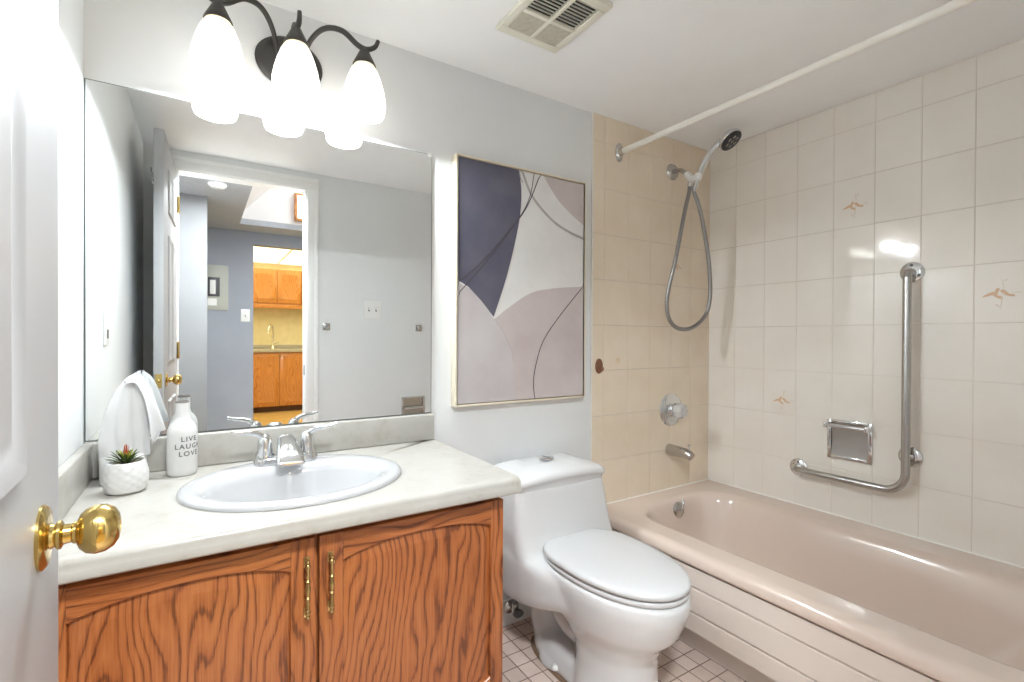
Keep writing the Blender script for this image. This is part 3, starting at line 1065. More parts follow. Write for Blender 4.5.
# ------------------------------------------------------------------ vanity light
LY = -0.13
vl = thing('vanity_light', 'dark bronze three-shade vanity light above the mirror', 'wall lamp', (0.457, 0, 1.975))
b = MB()
rings = [[(0.457 + a * math.cos(2 * PI * k / 40), y, 1.978 + c * math.sin(2 * PI * k / 40)) for k in range(40)] for a, c, y in ((0.094, 0.078, 0.0), (0.096, 0.080, -0.006), (0.090, 0.074, -0.014), (0.078, 0.063, -0.018), (0.060, 0.048, -0.020))]
b.loft(rings)
b.build('backplate', 'bronze', vl)
SHX = (0.265, 0.457, 0.650)
ZT = 1.976
for i, sx in enumerate(SHX):
    b = MB()
    if i == 1:
        pth = smooth_path([(0.457, -0.016, 1.985), (0.457, -0.055, 2.03), (0.457, -0.10, 2.045), (0.457, LY, 2.022), (0.462, LY - 0.012, 2.035), (0.464, LY - 0.008, 2.066)], 6)
    else:
        s = -1 if i == 0 else 1
        pth = smooth_path([(0.457 + s * 0.035, -0.016, 1.988), (0.457 + s * 0.052, -0.045, 2.045), (0.457 + s * 0.085, -0.085, 2.073), (0.457 + s * 0.13, -0.115, 2.066), (0.457 + s * 0.172, LY, 2.030), (0.457 + s * 0.200, LY - 0.002, 2.024), (0.457 + s * 0.225, LY, 2.040), (0.457 + s * 0.236, LY, 2.062)], 6)
    b.tube(pth, [0.0062 + 0.002 * math.sin(PI * k / (len(pth) - 1)) for k in range(len(pth))], 12)
    b.build('arm', 'bronze', vl)
    b = MB()
    b.lathe([(0.006, 0.050), (0.010, 0.048), (0.014, 0.040), (0.021, 0.026), (0.029, 0.010), (0.0345, -0.002), (0.034, -0.005), (0.026, -0.004)], (sx, LY, ZT), (0, 0, 1), 28)
    b.build('socket_cup', 'bronze', vl)
    b = MB()
    op = [(0.029, -0.003), (0.036, -0.014), (0.041, -0.024)]
    op2 = [(0.041, -0.024), (0.050, -0.048), (0.0585, -0.078), (0.0635, -0.106), (0.0640, -0.128), (0.0605, -0.148), (0.0570, -0.158)]
    b.mi = 1
    b.lathe(op, (sx, LY, ZT), (0, 0, 1), 36, False, False)
    b.mi = 0
    b.lathe(op2 + [(r - 0.003, h) for r, h in op2[::-1]], (sx, LY, ZT), (0, 0, 1), 36, False, False)
    sh = b.build('lamp_shade', ['shade_glass', 'shade_neck_glass'], vl)
    b = MB()
    b.ball((sx, LY, ZT - 0.075), 0.026, 0.026, 0.030)
    b.lathe([(0.012, 0), (0.012, 0.03)], (sx, LY, ZT - 0.052), (0, 0, 1), 16)
    b.build('bulb', 'shade_glass', vl)
    bl = lamp('bulb_light', 'SPOT', (sx, LY, ZT - 0.146), BULB_WATT, (0.88, 0.95, 1.0), 0.026)   # light out of the shade's open mouth
    bl.data.spot_size = math.radians(174)
    bl.data.spot_blend = 0.08

# ------------------------------------------------------------------ picture
PX0, PX1, PZ0, PZ1 = 1.0095, 1.6290, 0.8850, 1.8105
pc = thing('framed_picture', 'large abstract canvas in a thin light wood frame above the toilet', 'picture', (1.32, 0, 0.885))
b = MB()
fw = 0.0065
for (x0, x1, z0, z1) in ((PX0, PX0 + fw, PZ0, PZ1), (PX1 - fw, PX1, PZ0, PZ1), (PX0 + fw, PX1 - fw, PZ0, PZ0 + fw), (PX0 + fw, PX1 - fw, PZ1 - fw, PZ1)):
    b.box(x0, x1, -0.038, -0.001, z0, z1, 0.0008)
b.build('frame', 'frame_wood', pc)
b = MB(); b.box(PX0 + fw, PX1 - fw, -0.006, -0.002, PZ0 + fw, PZ1 - fw)
b.build('backing', 'frame_shadow', pc)
cx0, cx1, cz0, cz1 = PX0 + fw + 0.004, PX1 - fw - 0.004, PZ0 + fw + 0.004, PZ1 - fw - 0.004
b = MB()
b.mi = 0
b.box(cx0, cx1, -0.034, -0.006, cz0, cz1, 0.001)


def A(u, v):
    """picture fraction -> canvas plane"""
    x = 1.0114 + 0.6182 * u
    z = 0.8845 + 0.9262 * v
    return min(max(x, cx0), cx1), min(max(z, cz0), cz1)


def smooth2(pts, sub=6):
    return [(p.x, p.y) for p in smooth_path([(u, v, 0) for u, v in pts], sub)]


def patch(pts, lift, mi):
    b.mi = mi
    q = [A(u, v) for u, v in pts]
    b.loft([[(x, -0.034, z) for x, z in q], [(x, -0.034 - lift, z) for x, z in q]], cap0=False)


def stroke(pts, w, lift, mi):
    b.mi = mi
    s = smooth2(pts)
    L, Rr = [], []
    for i, p in enumerate(s):
        a, c = s[max(i - 1, 0)], s[min(i + 1, len(s) - 1)]
        dx, dy = (c[0] - a[0]) * 0.6182, (c[1] - a[1]) * 0.9262
        ln = math.hypot(dx, dy) or 1
        nx, ny = -dy / ln * w / 2 / 0.6182, dx / ln * w / 2 / 0.9262
        L.append(A(p[0] + nx, p[1] + ny)); Rr.append(A(p[0] - nx, p[1] - ny))
    for i in range(len(L) - 1):
        q = [L[i], L[i + 1], Rr[i + 1], Rr[i]]
        b.face([(x, -0.034 - lift, z) for x, z in q])


low = smooth2([(-0.02, 0.50), (0.111, 0.464), (0.203, 0.404), (0.26, 0.351)], 5) + smooth2([(0.26, 0.351), (0.362, 0.40), (0.528, 0.467), (0.708, 0.496), (1.02, 0.518)], 5)[1:]
right_blob = smooth2([(0.26, 0.351), (0.362, 0.40), (0.528, 0.467), (0.708, 0.496), (1.02, 0.518)], 5)
patch(right_blob + [(1.02, -0.02), (0.40, -0.02)] + smooth2([(0.413, 0.075), (0.407, 0.15), (0.386, 0.224), (0.329, 0.297), (0.27, 0.345)], 5), 0.0004, 2)
left_blob = smooth2([(-0.02, 0.50), (0.111, 0.464), (0.203, 0.404), (0.26, 0.351), (0.329, 0.297), (0.386, 0.224), (0.407, 0.15), (0.413, 0.075), (0.414, -0.02)], 5)
patch(left_blob + [(-0.02, -0.02)], 0.0006, 3)
dk = smooth2([(0.43, 1.01), (0.457, 0.918), (0.451, 0.805), (0.409, 0.671), (0.344, 0.519), (0.258, 0.361)], 6) + [(0.172, 0.424), (0.082, 0.478), (-0.02, 0.502), (-0.02, 1.01)]
patch(dk, 0.0008, 1)
patch([(0.63, 1.01), (1.02, 1.01), (1.02, 0.785)] + smooth2([(0.981, 0.800), (0.853, 0.848), (0.74, 0.905), (0.64, 0.985)], 5), 0.0004, 2)
stroke([(0.455, 1.0), (0.543, 0.889), (0.705, 0.80), (0.855, 0.758), (1.0, 0.735)], 0.011, 0.0010, 4)
stroke([(0.612, 1.0), (0.491, 0.828), (0.31, 0.682), (0.14, 0.563), (-0.01, 0.482)], 0.0042, 0.0014, 5)
stroke([(0.559, 1.0), (0.525, 0.888), (0.441, 0.785), (0.202, 0.585), (-0.01, 0.432)], 0.0036, 0.0016, 5)
stroke([(0.44, 0.99), (0.452, 0.955), (0.47, 0.94)], 0.005, 0.0014, 4)
stroke([(1.0, 0.53), (0.782, 0.381), (0.637, 0.262), (0.574, 0.146), (0.561, 0.07), (0.576, -0.01)], 0.0040, 0.0014, 5)
stroke([(0.258, 0.356), (0.329, 0.297), (0.386, 0.224), (0.403, 0.17)], 0.0022, 0.0015, 4)
b.mi = 0
b.build('canvas', ['art_white', 'art_indigo', 'art_mauve', 'art_grey_mauve', 'art_grey', 'art_ink'], pc, smooth=0)

# ------------------------------------------------------------------ bathtub
TX0, TX1, TY0, TY1 = 1.686, XR - 0.001, YD + 0.002, -T - 0.0015
TZ = 0.384
tub = thing('bathtub', 'beige bathtub with panelled apron along the tiled side wall', 'bathtub', (2.1, -0.78, 0))
b = MB()
rings = []
for x0, x1, y0, y1, r, z in (
        (TX0 + 0.030, TX1, TY0, TY1, 0.004, 0.338), (TX0 + 0.003, TX1, TY0, TY1, 0.004, 0.338), (TX0 + 0.0005, TX1, TY0, TY1, 0.004, 0.341), (TX0, TX1, TY0, TY1, 0.004, 0.350), (TX0 + 0.003, TX1, TY0, TY1, 0.004, 0.366), (TX0 + 0.010, TX1, TY0, TY1, 0.004, 0.376),
        (TX0 + 0.020, TX1, TY0, TY1, 0.004, 0.3815), (TX0 + 0.034, TX1, TY0, TY1, 0.004, TZ), (TX0 + 0.040, TX1 - 0.003, TY0 + 0.003, TY1 - 0.003, 0.006, TZ), (1.796, 2.424, TY0 + 0.085, -0.090, 0.18, TZ), (1.804, 2.416, TY0 + 0.092, -0.097, 0.175, TZ - 0.0008),
        (1.812, 2.408, TY0 + 0.10, -0.105, 0.17, 0.3815), (1.822, 2.397, TY0 + 0.11, -0.115, 0.165, 0.377), (1.831, 2.387, TY0 + 0.12, -0.124, 0.16, 0.366), (1.840, 2.377, TY0 + 0.135, -0.131, 0.155, 0.345),
        (1.862, 2.352, TY0 + 0.19, -0.150, 0.15, 0.25), (1.885, 2.325, TY0 + 0.26, -0.172, 0.14, 0.14), (1.905, 2.302, TY0 + 0.30, -0.192, 0.13, 0.10), (1.945, 2.260, TY0 + 0.35, -0.235, 0.10, 0.080), (2.02, 2.18, TY0 + 0.5, -0.33, 0.06, 0.074)):
    rings.append(rrect(x0, x1, y0, y1, r, z, 10))
b.loft(rings, False, True)
b.build('shell', 'tub_enamel', tub, smooth=50)
b = MB()
AX = 1.698
prof = [(AX, 0.328), (AX, 0.262), (AX + 0.010, 0.2600), (AX + 0.010, 0.2570), (AX - 0.002, 0.254), (AX - 0.003, 0.174), (AX + 0.009, 0.1720), (AX + 0.009, 0.169), (AX - 0.005, 0.166), (AX - 0.006, 0.106), (AX + 0.004, 0.100), (AX + 0.03, 0.100), (AX + 0.03, 0.328)]
b.loft([[(x, TY0, z) for x, z in prof], [(x, TY1, z) for x, z in prof]])
b.build('apron', 'apron_plastic', tub, smooth=30)
b = MB()
b.box(AX + 0.018, AX + 0.028, TY0, TY1, 0.328, 0.338)
b.build('apron_gap', 'dark_gap', tub)
b = MB(); b.box(1.758, 1.785, TY0, TY1, 0.0, 0.100)
b.build('toe_base', 'apron_plastic', tub)
b = MB()
oc = Vector((2.128, -0.1335, 0.332)); on = Vector((0, -0.98, 0.18))
b.lathe([(0.0, 0), (0.036, 0), (0.036, 0.004), (0.030, 0.009), (0.012, 0.011), (0.0, 0.011)], oc, on, 32, False, False)
b.build('overflow_plate', 'worn_chrome', tub)
b = MB()
b.tube(smooth_path([oc + on * 0.008, oc + on * 0.022 + Vector((0, 0, 0.008)), oc + on * 0.026 + Vector((0.004, 0, 0.030)), oc + on * 0.016 + Vector((0.006, 0, 0.048))], 6), 0.0055, 12)
b.build('overflow_lever', 'chrome', tub)
b = MB(); b.lathe([(0.0, 0), (0.03, 0), (0.03, 0.003), (0.018, 0.004), (0.014, 0.001), (0.0, 0.001)], (2.10, -0.40, 0.0745), (0, 0, 1), 24, False, False)
b.build('drain', 'chrome', tub)
# caulk bead where tub meets tile
b = MB()
b.tube([(TX0 + 0.02, -T - 0.001, TZ - 0.002), (XR - 0.003, -T - 0.001, TZ)], 0.0045, 8)
b.tube([(XR - 0.001, -T - 0.001, TZ), (XR - 0.001, TY0, TZ)], 0.0045, 8)
struct(b.build('trim_3', 'caulk'))

# tub spout, valve
b = MB()
sx, sz = 2.213, 0.577
pth = smooth_path([(sx, -T, sz + 0.006), (sx, -0.05, sz + 0.006), (sx, -0.10, sz + 0.005), (sx, -0.125, sz + 0.001), (sx, -0.140, sz - 0.006)], 5)
ts = thing('tub_spout', 'chrome tub spout low on the tiled back wall', 'tub spout', (sx, -T, sz))
b.tube(pth, [0.029, 0.029, 0.0285, 0.028, 0.028, 0.0275, 0.027, 0.0265, 0.026, 0.0255, 0.0255, 0.025, 0.025, 0.0245, 0.024, 0.0235, 0.023, 0.0225, 0.022, 0.0215, 0.021], 20)
b.build('body', 'worn_chrome', ts)
b = MB(); b.tube([(sx, -0.126, sz + 0.014), (sx, -0.126, sz + 0.046)], 0.005, 10); b.lathe([(0.006, 0), (0.0075, 0.003), (0.0075, 0.007), (0.004, 0.009)], (sx, -0.126, sz + 0.044), (0, 0, 1), 14)
b.build('diverter_knob', 'chrome', ts)

vx, vz = 2.222, 0.783
tv = thing('shower_valve', 'round chrome shower valve with clear knob above the tub spout', 'shower valve', (vx, -T, vz))
b = MB(); b.lathe([(0.082, 0), (0.082, 0.004), (0.076, 0.010), (0.055, 0.015), (0.040, 0.017), (0.034, 0.022), (0.030, 0.032), (0.0, 0.032)], (vx, -T, vz), (0, -1, 0), 40, True, False)
b.build('trim_plate', 'chrome', tv)
b = MB()
rr = []
for h, r in ((0.030, 0.018), (0.038, 0.030), (0.052, 0.037), (0.072, 0.036), (0.082, 0.028), (0.085, 0.012)):
    rr.append([(vx + r * (1 + 0.07 * math.cos(8 * a)) * math.cos(a), -T - h, vz + r * (1 + 0.07 * math.cos(8 * a)) * math.sin(a)) for a in [2 * PI * k / 48 for k in range(48)]])
b.loft(rr)
mt = mat('clear_acrylic', (0.86, 0.86, 0.85), 0.06)
mt.node_tree.nodes['Principled BSDF'].inputs['Transmission Weight'].default_value = 0.6
b.build('knob', 'clear_acrylic', tv)

# ------------------------------------------------------------------ hand shower
hs = thing('hand_shower', 'chrome hand shower with grey hose hanging from the wall arm over the tub', 'shower', (2.221, -T, 1.975))
fx, fz = 2.221, 1.975
b = MB(); b.lathe([(0.040, 0), (0.040, 0.004), (0.034, 0.012), (0.018, 0.019), (0.0, 0.019)], (fx, -T, fz), (0, -1, 0), 32, True, False)
b.build('flange', 'worn_chrome', hs)
BRK = Vector((2.213, -0.120, 1.910))
b = MB(); b.tube(smooth_path([(fx, -T - 0.012, fz), (fx - 0.002, -0.045, fz - 0.002), (fx - 0.012, -0.078, fz - 0.016), BRK + Vector((-0.010, 0.022, 0.034))], 7), 0.0105, 16)
b.build('arm', 'worn_chrome', hs)
b = MB()
b.lathe([(0.011, -0.024), (0.0155, -0.018), (0.0155, 0.010), (0.012, 0.015)], BRK + Vector((-0.002, 0.004, 0.012)), Vector((0.15, -0.6, -0.75)), 20)
HP = [Vector(p) for p in ((2.222, -0.142, 1.868), (2.232, -0.152, 1.915), (2.252, -0.175, 1.985), (2.270, -0.205, 2.040), (2.292, -0.235, 2.070))]
HB = HP[1]
hd = (HP[2] - HP[0]).normalized()
b.lathe([(0.0145, -0.016), (0.0175, -0.011), (0.018, 0.009), (0.0155, 0.014)], HB, hd, 20)
b.box(BRK.x - 0.006, BRK.x + 0.022, BRK.y - 0.034, BRK.y + 0.004, BRK.z - 0.014, BRK.z + 0.010, 0.004)
b.build('bracket', 'white_plastic', hs)
b = MB()
hp = smooth_path(HP, 7)
b.tube(hp, [0.0105 + 0.0045 * min(1, k / 10) + 0.005 * max(0, (k - 18) / 10) for k in range(len(hp))], 18)
b.build('handle', 'chrome', hs)
HC = Vector((2.312, -0.262, 2.074))                                  # spray head centre
hn = Vector((0.10, -0.62, -0.78)).normalized()                       # spray direction
b = MB(); b.lathe([(0.0, -0.034), (0.016, -0.032), (0.034, -0.020), (0.047, -0.004), (0.050, 0.006), (0.047, 0.010), (0.0, 0.010)], HC, hn, 36, False, False, 1.14)
b.build('spray_head', 'chrome', hs)
b = MB(); b.lathe([(0.0455, 0.010), (0.0445, 0.014), (0.030, 0.017), (0.014, 0.0155), (0.0, 0.0155)], HC, hn, 32, True, False, 1.14)
face = b.build('spray_face', 'black_plastic', hs)
b = MB()
ta = hn.cross(Vector((0, 0, 1))).normalized(); tb = hn.cross(ta)
for k in range(7):
    p = HC + hn * 0.0185 + (Vector() if k == 6 else (ta * math.cos(k * PI / 3) + tb * math.sin(k * PI / 3)) * 0.024)
    b.lathe([(0.0075, -0.002), (0.0075, 0.002), (0.005, 0.003), (0.0045, 0.001), (0.0, 0.001)], p, hn, 14, True, False)
b.build('nozzle_ring', 'worn_chrome', face)
b = MB()
e0 = BRK + Vector((-0.012, -0.010, -0.020))
e1 = HP[0]
hose = smooth_path([e0, e0 + Vector((-0.012, -0.004, -0.05)), (2.160, -0.132, 1.74), (2.108, -0.125, 1.52), (2.080, -0.10, 1.34), (2.096, -0.095, 1.24), (2.155, -0.10, 1.190),
                    (2.245, -0.11, 1.192), (2.325, -0.125, 1.25), (2.352, -0.135, 1.34), (2.330, -0.145, 1.50), (2.275, -0.15, 1.69), (2.240, -0.146, 1.79), e1 - hd * 0.02, e1], 14)
b.tube(hose, [0.0090 + (0.0009 if k % 2 else 0) for k in range(len(hose))], 12)
b.build('hose', 'hose_steel', hs)
b = MB()
b.lathe([(0.009, 0), (0.0115, 0.003), (0.0115, 0.016), (0.009, 0.03)], e0 + Vector((-0.006, -0.002, -0.028)), Vector((0.2, 0.07, 1)), 16)
b.lathe([(0.009, 0), (0.0115, 0.003), (0.0115, 0.018), (0.0105, 0.03)], e1 - hd * 0.026, hd, 16)
b.build('hose_nut', 'chrome', hs)

# ------------------------------------------------------------------ curtain rod
cr = thing('shower_curtain_rod', 'cream shower curtain rod spanning above the tub', 'curtain rod', (1.853, -0.78, 1.996))
b = MB(); b.tube([(1.853, -T - 0.01, 1.996), (1.853, YD + 0.01, 1.996)], 0.0125, 20)
b.build('rod', 'ivory_enamel', cr)
for yy, d in ((-T, -1), (YD, 1)):
    b = MB()
    rings = [[(1.853 + a * math.cos(2 * PI * k / 28), yy + d * h, 1.996 + c * math.sin(2 * PI * k / 28)) for k in range(28)] for a, c, h in ((0.022, 0.044, 0), (0.022, 0.044, 0.003), (0.018, 0.034, 0.007), (0.0165, 0.0175, 0.012), (0.0155, 0.0155, 0.03))]
    b.loft(rings)
    b.build('flange', 'worn_chrome', cr)

# ------------------------------------------------------------------ grab bar
gb_ = thing('grab_bar', 'L-shaped chrome grab bar on the tiled side wall', 'grab bar', (XR, -0.70, 0.95))
GX = XR - 0.048
gy, gz, gz0, gy1, gr = -0.892, 1.398, 0.556, -0.478, 0.075
pth = [Vector((XR - 0.002, gy, gz)), Vector((XR - 0.020, gy, gz))]
for k in range(1, 9):
    a = PI / 2 * k / 8
    pth.append(Vector((XR - 0.020 - 0.028 * math.sin(a), gy, gz - 0.028 + 0.028 * math.cos(a))))
pth.append(Vector((GX, gy, gz0 + gr)))
for k in range(1, 11):
    a = PI / 2 * k / 10
    pth.append(Vector((GX, gy + gr - gr * math.cos(a), gz0 + gr - gr * math.sin(a))))
pth.append(Vector((GX, gy1 - 0.03, gz0)))
for k in range(1, 9):
    a = PI / 2 * k / 8
    pth.append(Vector((GX + 0.028 - 0.028 * math.cos(a), gy1 - 0.028 + 0.028 * math.sin(a), gz0)))
pth.append(Vector((XR - 0.002, gy1, gz0)))
b = MB(); b.tube(pth, 0.0145, 20)
b.build('bar', 'steel', gb_)
b = MB(); b.tube([(XR - 0.002, gy, 0.690), (GX, gy, 0.690)], 0.012, 16)
b.build('strut', 'steel', gb_)
for (yy, zz) in ((gy, gz), (gy, 0.690), (gy1, gz0)):
    b = MB()
    b.lathe([(0.039, 0), (0.039, 0.004), (0.035, 0.008), (0.018, 0.011), (0.0, 0.011)], (XR, yy, zz), (-1, 0, 0), 36, True, False)
    fl = b.build('flange', 'chrome', gb_)
    for k in range(3):
        b = MB()
        a = PI / 2 + k * 2 * PI / 3
        b.lathe([(0.0055, 0.006), (0.0055, 0.0105), (0.0, 0.0115)], (XR, yy + 0.027 * math.cos(a), zz + 0.027 * math.sin(a)), (-1, 0, 0), 12, True, False)
        b.build('screw', 'grey_rubber', fl)

# ------------------------------------------------------------------ recessed soap dish with bar
sd = thing('soap_dish', 'recessed chrome soap dish on the side wall inside the grab bar corner', 'soap dish', (XR, -0.682, 0.71))
b = MB()
y0, y1, z0, z1 = -0.767, -0.598, 0.630, 0.796
for (a0, a1, c0, c1) in ((y0, y0 + 0.016, z0, z1), (y1 - 0.016, y1, z0, z1), (y0 + 0.016, y1 - 0.016, z0, z0 + 0.014), (y0 + 0.016, y1 - 0.016, z1 - 0.014, z1)):
    b.box(XR - 0.008, XR, a0, a1, c0, c1, 0.002)
b.build('frame', 'chrome', sd)
b = MB()
rings = []
for k in range(9):
    t = k / 8
    zz = z0 + 0.014 + (z1 - z0 - 0.028) * t
    dx = 0.0018 + 0.0045 * (2 * t - 1) ** 2
    rings.append([(XR - dx, y0 + 0.015, zz), (XR - dx, y1 - 0.015, zz)])
b.loft(rings, False, False, closed=False)
b.build('tray', 'worn_chrome', sd)
b = MB()
b.tube([(XR - 0.040, y0 + 0.004, z1 - 0.022), (XR - 0.040, y1 - 0.004, z1 - 0.022)], 0.0085, 16)
for yy in (y0 + 0.008, y1 - 0.008):
    b.box(XR - 0.050, XR - 0.004, yy - 0.007, yy + 0.007, z1 - 0.034, z1 - 0.010, 0.004)
b.build('bar', 'chrome', sd)

# ------------------------------------------------------------------ ceiling vent
vt = thing('ceiling_vent', 'cream square exhaust fan grille on the ceiling', 'vent', (1.145, -0.43, H))
VX0, VXB, VY0, VYB = 1.024, 1.266, -0.570, -0.287
b = MB()
for (x0, x1, y0, y1) in ((VX0, VXB, VYB - 0.032, VYB), (VX0, VXB, VY0, VY0 + 0.032), (VX0, VX0 + 0.026, VY0 + 0.032, VYB - 0.032), (VXB - 0.026, VXB, VY0 + 0.032, VYB - 0.032)):
    b.box(x0, x1, y0, y1, H - 0.016, H, 0.004)
xm, ym = (VX0 + VXB) / 2, (VY0 + VYB) / 2 + 0.012
b.box(xm - 0.007, xm + 0.007, VY0 + 0.03, VYB - 0.03, H - 0.017, H - 0.006, 0.002)
b.box(VX0 + 0.024, VXB - 0.024, ym - 0.007, ym + 0.007, H - 0.0172, H - 0.006, 0.002)
b.build('frame', 'vent_plastic', vt)
b = MB(); b.box(VX0 + 0.02, VXB - 0.02, ym, VYB - 0.02, H - 0.0125, H - 0.004)
b.build('lamp_lens', 'vent_mesh', vt)
b = MB(); b.box(VX0 + 0.02, VXB - 0.02, VY0 + 0.02, ym, H - 0.003, H - 0.0005)
b.build('opening', 'vent_dark', vt)
b = MB()
n = 9
for k in range(n):
    yy = VY0 + 0.036 + (ym - 0.010 - VY0 - 0.036) * k / (n - 1)
    b.box(VX0 + 0.022, VXB - 0.022, yy - 0.0008, yy + 0.0008, H - 0.014, H - 0.010)
b.build('louvre', 'vent_plastic', vt)

# ------------------------------------------------------------------ toilet
TCX = 1.350
tl = thing('toilet', 'white one-piece toilet between the vanity and the bathtub', 'toilet', (TCX, -0.42, 0))


def egg(w, yc, lf, lb, z, nf=2.1, nb=2.8, k=56, cx=TCX):
    out = []
    for i in range(k):
        t = 2 * PI * i / k
        c, s = math.cos(t), math.sin(t)
        n = nb if s > 0 else nf
        L = lb if s > 0 else lf
        out.append((cx + w * math.copysign(abs(c) ** (2 / n), c), yc + L * math.copysign(abs(s) ** (2 / n), s), z))
    return out


b = MB()
# bowl and front column
b.loft([egg(0.122, -0.50, 0.165, 0.13, 0.0, 2.3, 2.3), egg(0.119, -0.50, 0.160, 0.13, 0.03, 2.3, 2.3), egg(0.110, -0.50, 0.148, 0.12, 0.10, 2.2, 2.2), egg(0.112, -0.50, 0.152, 0.13, 0.17, 2.2, 2.2), egg(0.128, -0.49, 0.190, 0.16, 0.220),
        egg(0.155, -0.48, 0.245, 0.22, 0.265), egg(0.168, -0.47, 0.278, 0.25, 0.312), egg(0.174, -0.47, 0.293, 0.26, 0.352), egg(0.174, -0.47, 0.295, 0.26, 0.385), egg(0.169, -0.47, 0.289, 0.25, 0.393)])
# deck joining bowl and tank, rounded underneath
rings = []
for y, hw, zb, zt in ((-0.022, 0.214, 0.225, 0.42), (-0.10, 0.222, 0.220, 0.42), (-0.20, 0.222, 0.222, 0.412), (-0.28, 0.216, 0.228, 0.400), (-0.34, 0.205, 0.236, 0.393), (-0.40, 0.188, 0.248, 0.391), (-0.47, 0.168, 0.268, 0.389)):
    ring = []
    e = 0.22 if y > -0.29 else (0.30 if y > -0.35 else 0.42)
    for k in range(40):
        a = 2 * PI * k / 40
        c, s = math.cos(a), math.sin(a)
        ring.append((TCX + hw * math.copysign(abs(c) ** e, c), y, (zb + zt) / 2 + (zt - zb) / 2 * math.copysign(abs(s) ** e, s)))
    rings.append(ring)
b.loft(rings)


def tankring(hw, yf, z, bul=0.016, r=0.035):
    """rounded-front outline; back at the wall"""
    pts = []
    yb = -0.026
    for i in range(9):
        a = PI * 1.0 + PI / 2 * i / 8
        pts.append((TCX - hw + r + r * math.cos(a), yf + r + r * math.sin(a), z))
    for i in range(1, 12):
        u = -1 + 2 * i / 12
        pts.append((TCX + u * (hw - r), yf - bul * (1 - u * u), z))
    for i in range(9):
        a = 1.5 * PI + PI / 2 * i / 8
        pts.append((TCX + hw - r + r * math.cos(a), yf + r + r * math.sin(a), z))
    for i in range(5):
        a = PI / 2 * i / 4
        pts.append((TCX + hw - 0.03 + 0.03 * math.cos(a), yb - 0.03 + 0.03 * math.sin(a), z))
    for i in range(5):
        a = PI / 2 + PI / 2 * i / 4
        pts.append((TCX - hw + 0.03 + 0.03 * math.cos(a), yb - 0.03 + 0.03 * math.sin(a), z))
    return pts


b.loft([tankring(0.205, -0.290, 0.33), tankring(0.215, -0.306, 0.375), tankring(0.216, -0.300, 0.395), tankring(0.216, -0.287, 0.418), tankring(0.215, -0.275, 0.455), tankring(0.210, -0.264, 0.52), tankring(0.204, -0.254, 0.58), tankring(0.199, -0.248, 0.612)])
# trapway and foot
b.tube(smooth_path([(TCX, -0.47, 0.20), (TCX, -0.38, 0.155), (TCX, -0.30, 0.165), (TCX, -0.225, 0.225), (TCX, -0.165, 0.20), (TCX, -0.155, 0.10), (TCX, -0.19, 0.02)], 6), 0.072, 20)
b.loft([sell(TCX, -0.35, 0.108, 0.225, 0.0, 2.6), sell(TCX, -0.35, 0.106, 0.223, 0.03, 2.6), sell(TCX, -0.35, 0.095, 0.21, 0.055, 2.6), sell(TCX, -0.35, 0.075, 0.17, 0.075, 2.4)])
b.loft([sell(TCX, -0.29, 0.122, 0.10, 0.0, 2.2), sell(TCX, -0.29, 0.118, 0.10, 0.022, 2.2), sell(TCX, -0.29, 0.08, 0.08, 0.05, 2.2)])
body = b.build('body', 'porcelain', tl, smooth=0)
for p in body.data.polygons:
    p.use_smooth = True
rm = body.modifiers.new('merge', 'REMESH'); rm.mode = 'VOXEL'; rm.voxel_size = 0.006; rm.use_smooth_shade = True
sm = body.modifiers.new('soften', 'SMOOTH'); sm.factor = 0.5; sm.iterations = 22
# tank lid
b = MB()


def lidring(ins, dz):
    src = tankring(0.209 - ins, -0.258 + ins, 0.0, 0.017, max(0.012, 0.042 - ins))
    out = []
    for x, y, _ in src:
        u = (x - TCX) / 0.2
        out.append((x, min(y, -0.024 - ins * 0.6), 0.637 - 0.020 * u * u + dz))
    return out


b.loft([lidring(0.012, -0.030), lidring(0.006, -0.004), lidring(0.0, 0.000), lidring(-0.002, 0.008), lidring(0.000, 0.017), lidring(0.008, 0.025), lidring(0.022, 0.031), lidring(0.045, 0.036), lidring(0.070, 0.039), lidring(0.090, 0.040)])
b.build('tank_lid', 'porcelain', tl, smooth=60)
b = MB(); b.lathe([(0.030, 0), (0.030, 0.004), (0.027, 0.0065), (0.0, 0.0075)], (TCX - 0.004, -0.138, 0.6755), (0, 0, 1), 32, True, False)
fb = b.build('flush_button', 'chrome', tl)
b = MB(); b.box(TCX - 0.005, TCX - 0.003, -0.164, -0.112, 0.6825, 0.6837)
b.build('button_seam', 'grey_rubber', fb)
# seat and lid
b = MB()
b.loft([egg(0.168, -0.468, 0.286, 0.20, 0.3945, cx=TCX + 0.002), egg(0.171, -0.468, 0.290, 0.205, 0.399, cx=TCX + 0.002), egg(0.171, -0.468, 0.290, 0.205, 0.407, cx=TCX + 0.002), egg(0.167, -0.468, 0.285, 0.20, 0.4105, cx=TCX + 0.002)])
b.build('seat', 'seat_plastic', tl, smooth=60)
b = MB()
b.loft([egg(w, -0.468, f_, b_, z, cx=TCX + 0.002) for w, f_, b_, z in ((0.166, 0.285, 0.205, 0.4132), (0.173, 0.292, 0.212, 0.417), (0.1745, 0.294, 0.214, 0.425), (0.172, 0.291, 0.211, 0.431), (0.164, 0.281, 0.203, 0.4355), (0.142, 0.255, 0.180, 0.4395), (0.096, 0.18, 0.12, 0.4425), (0.02, 0.04, 0.03, 0.444))])
b.build('lid', 'seat_plastic', tl, smooth=60)
for s in (-1, 1):
    b = MB()
    b.lathe([(0.013, -0.020), (0.013, 0.020)], (TCX + s * 0.075, -0.262, 0.416), (1, 0, 0), 18)
    b.build('hinge', 'seat_plastic', tl)
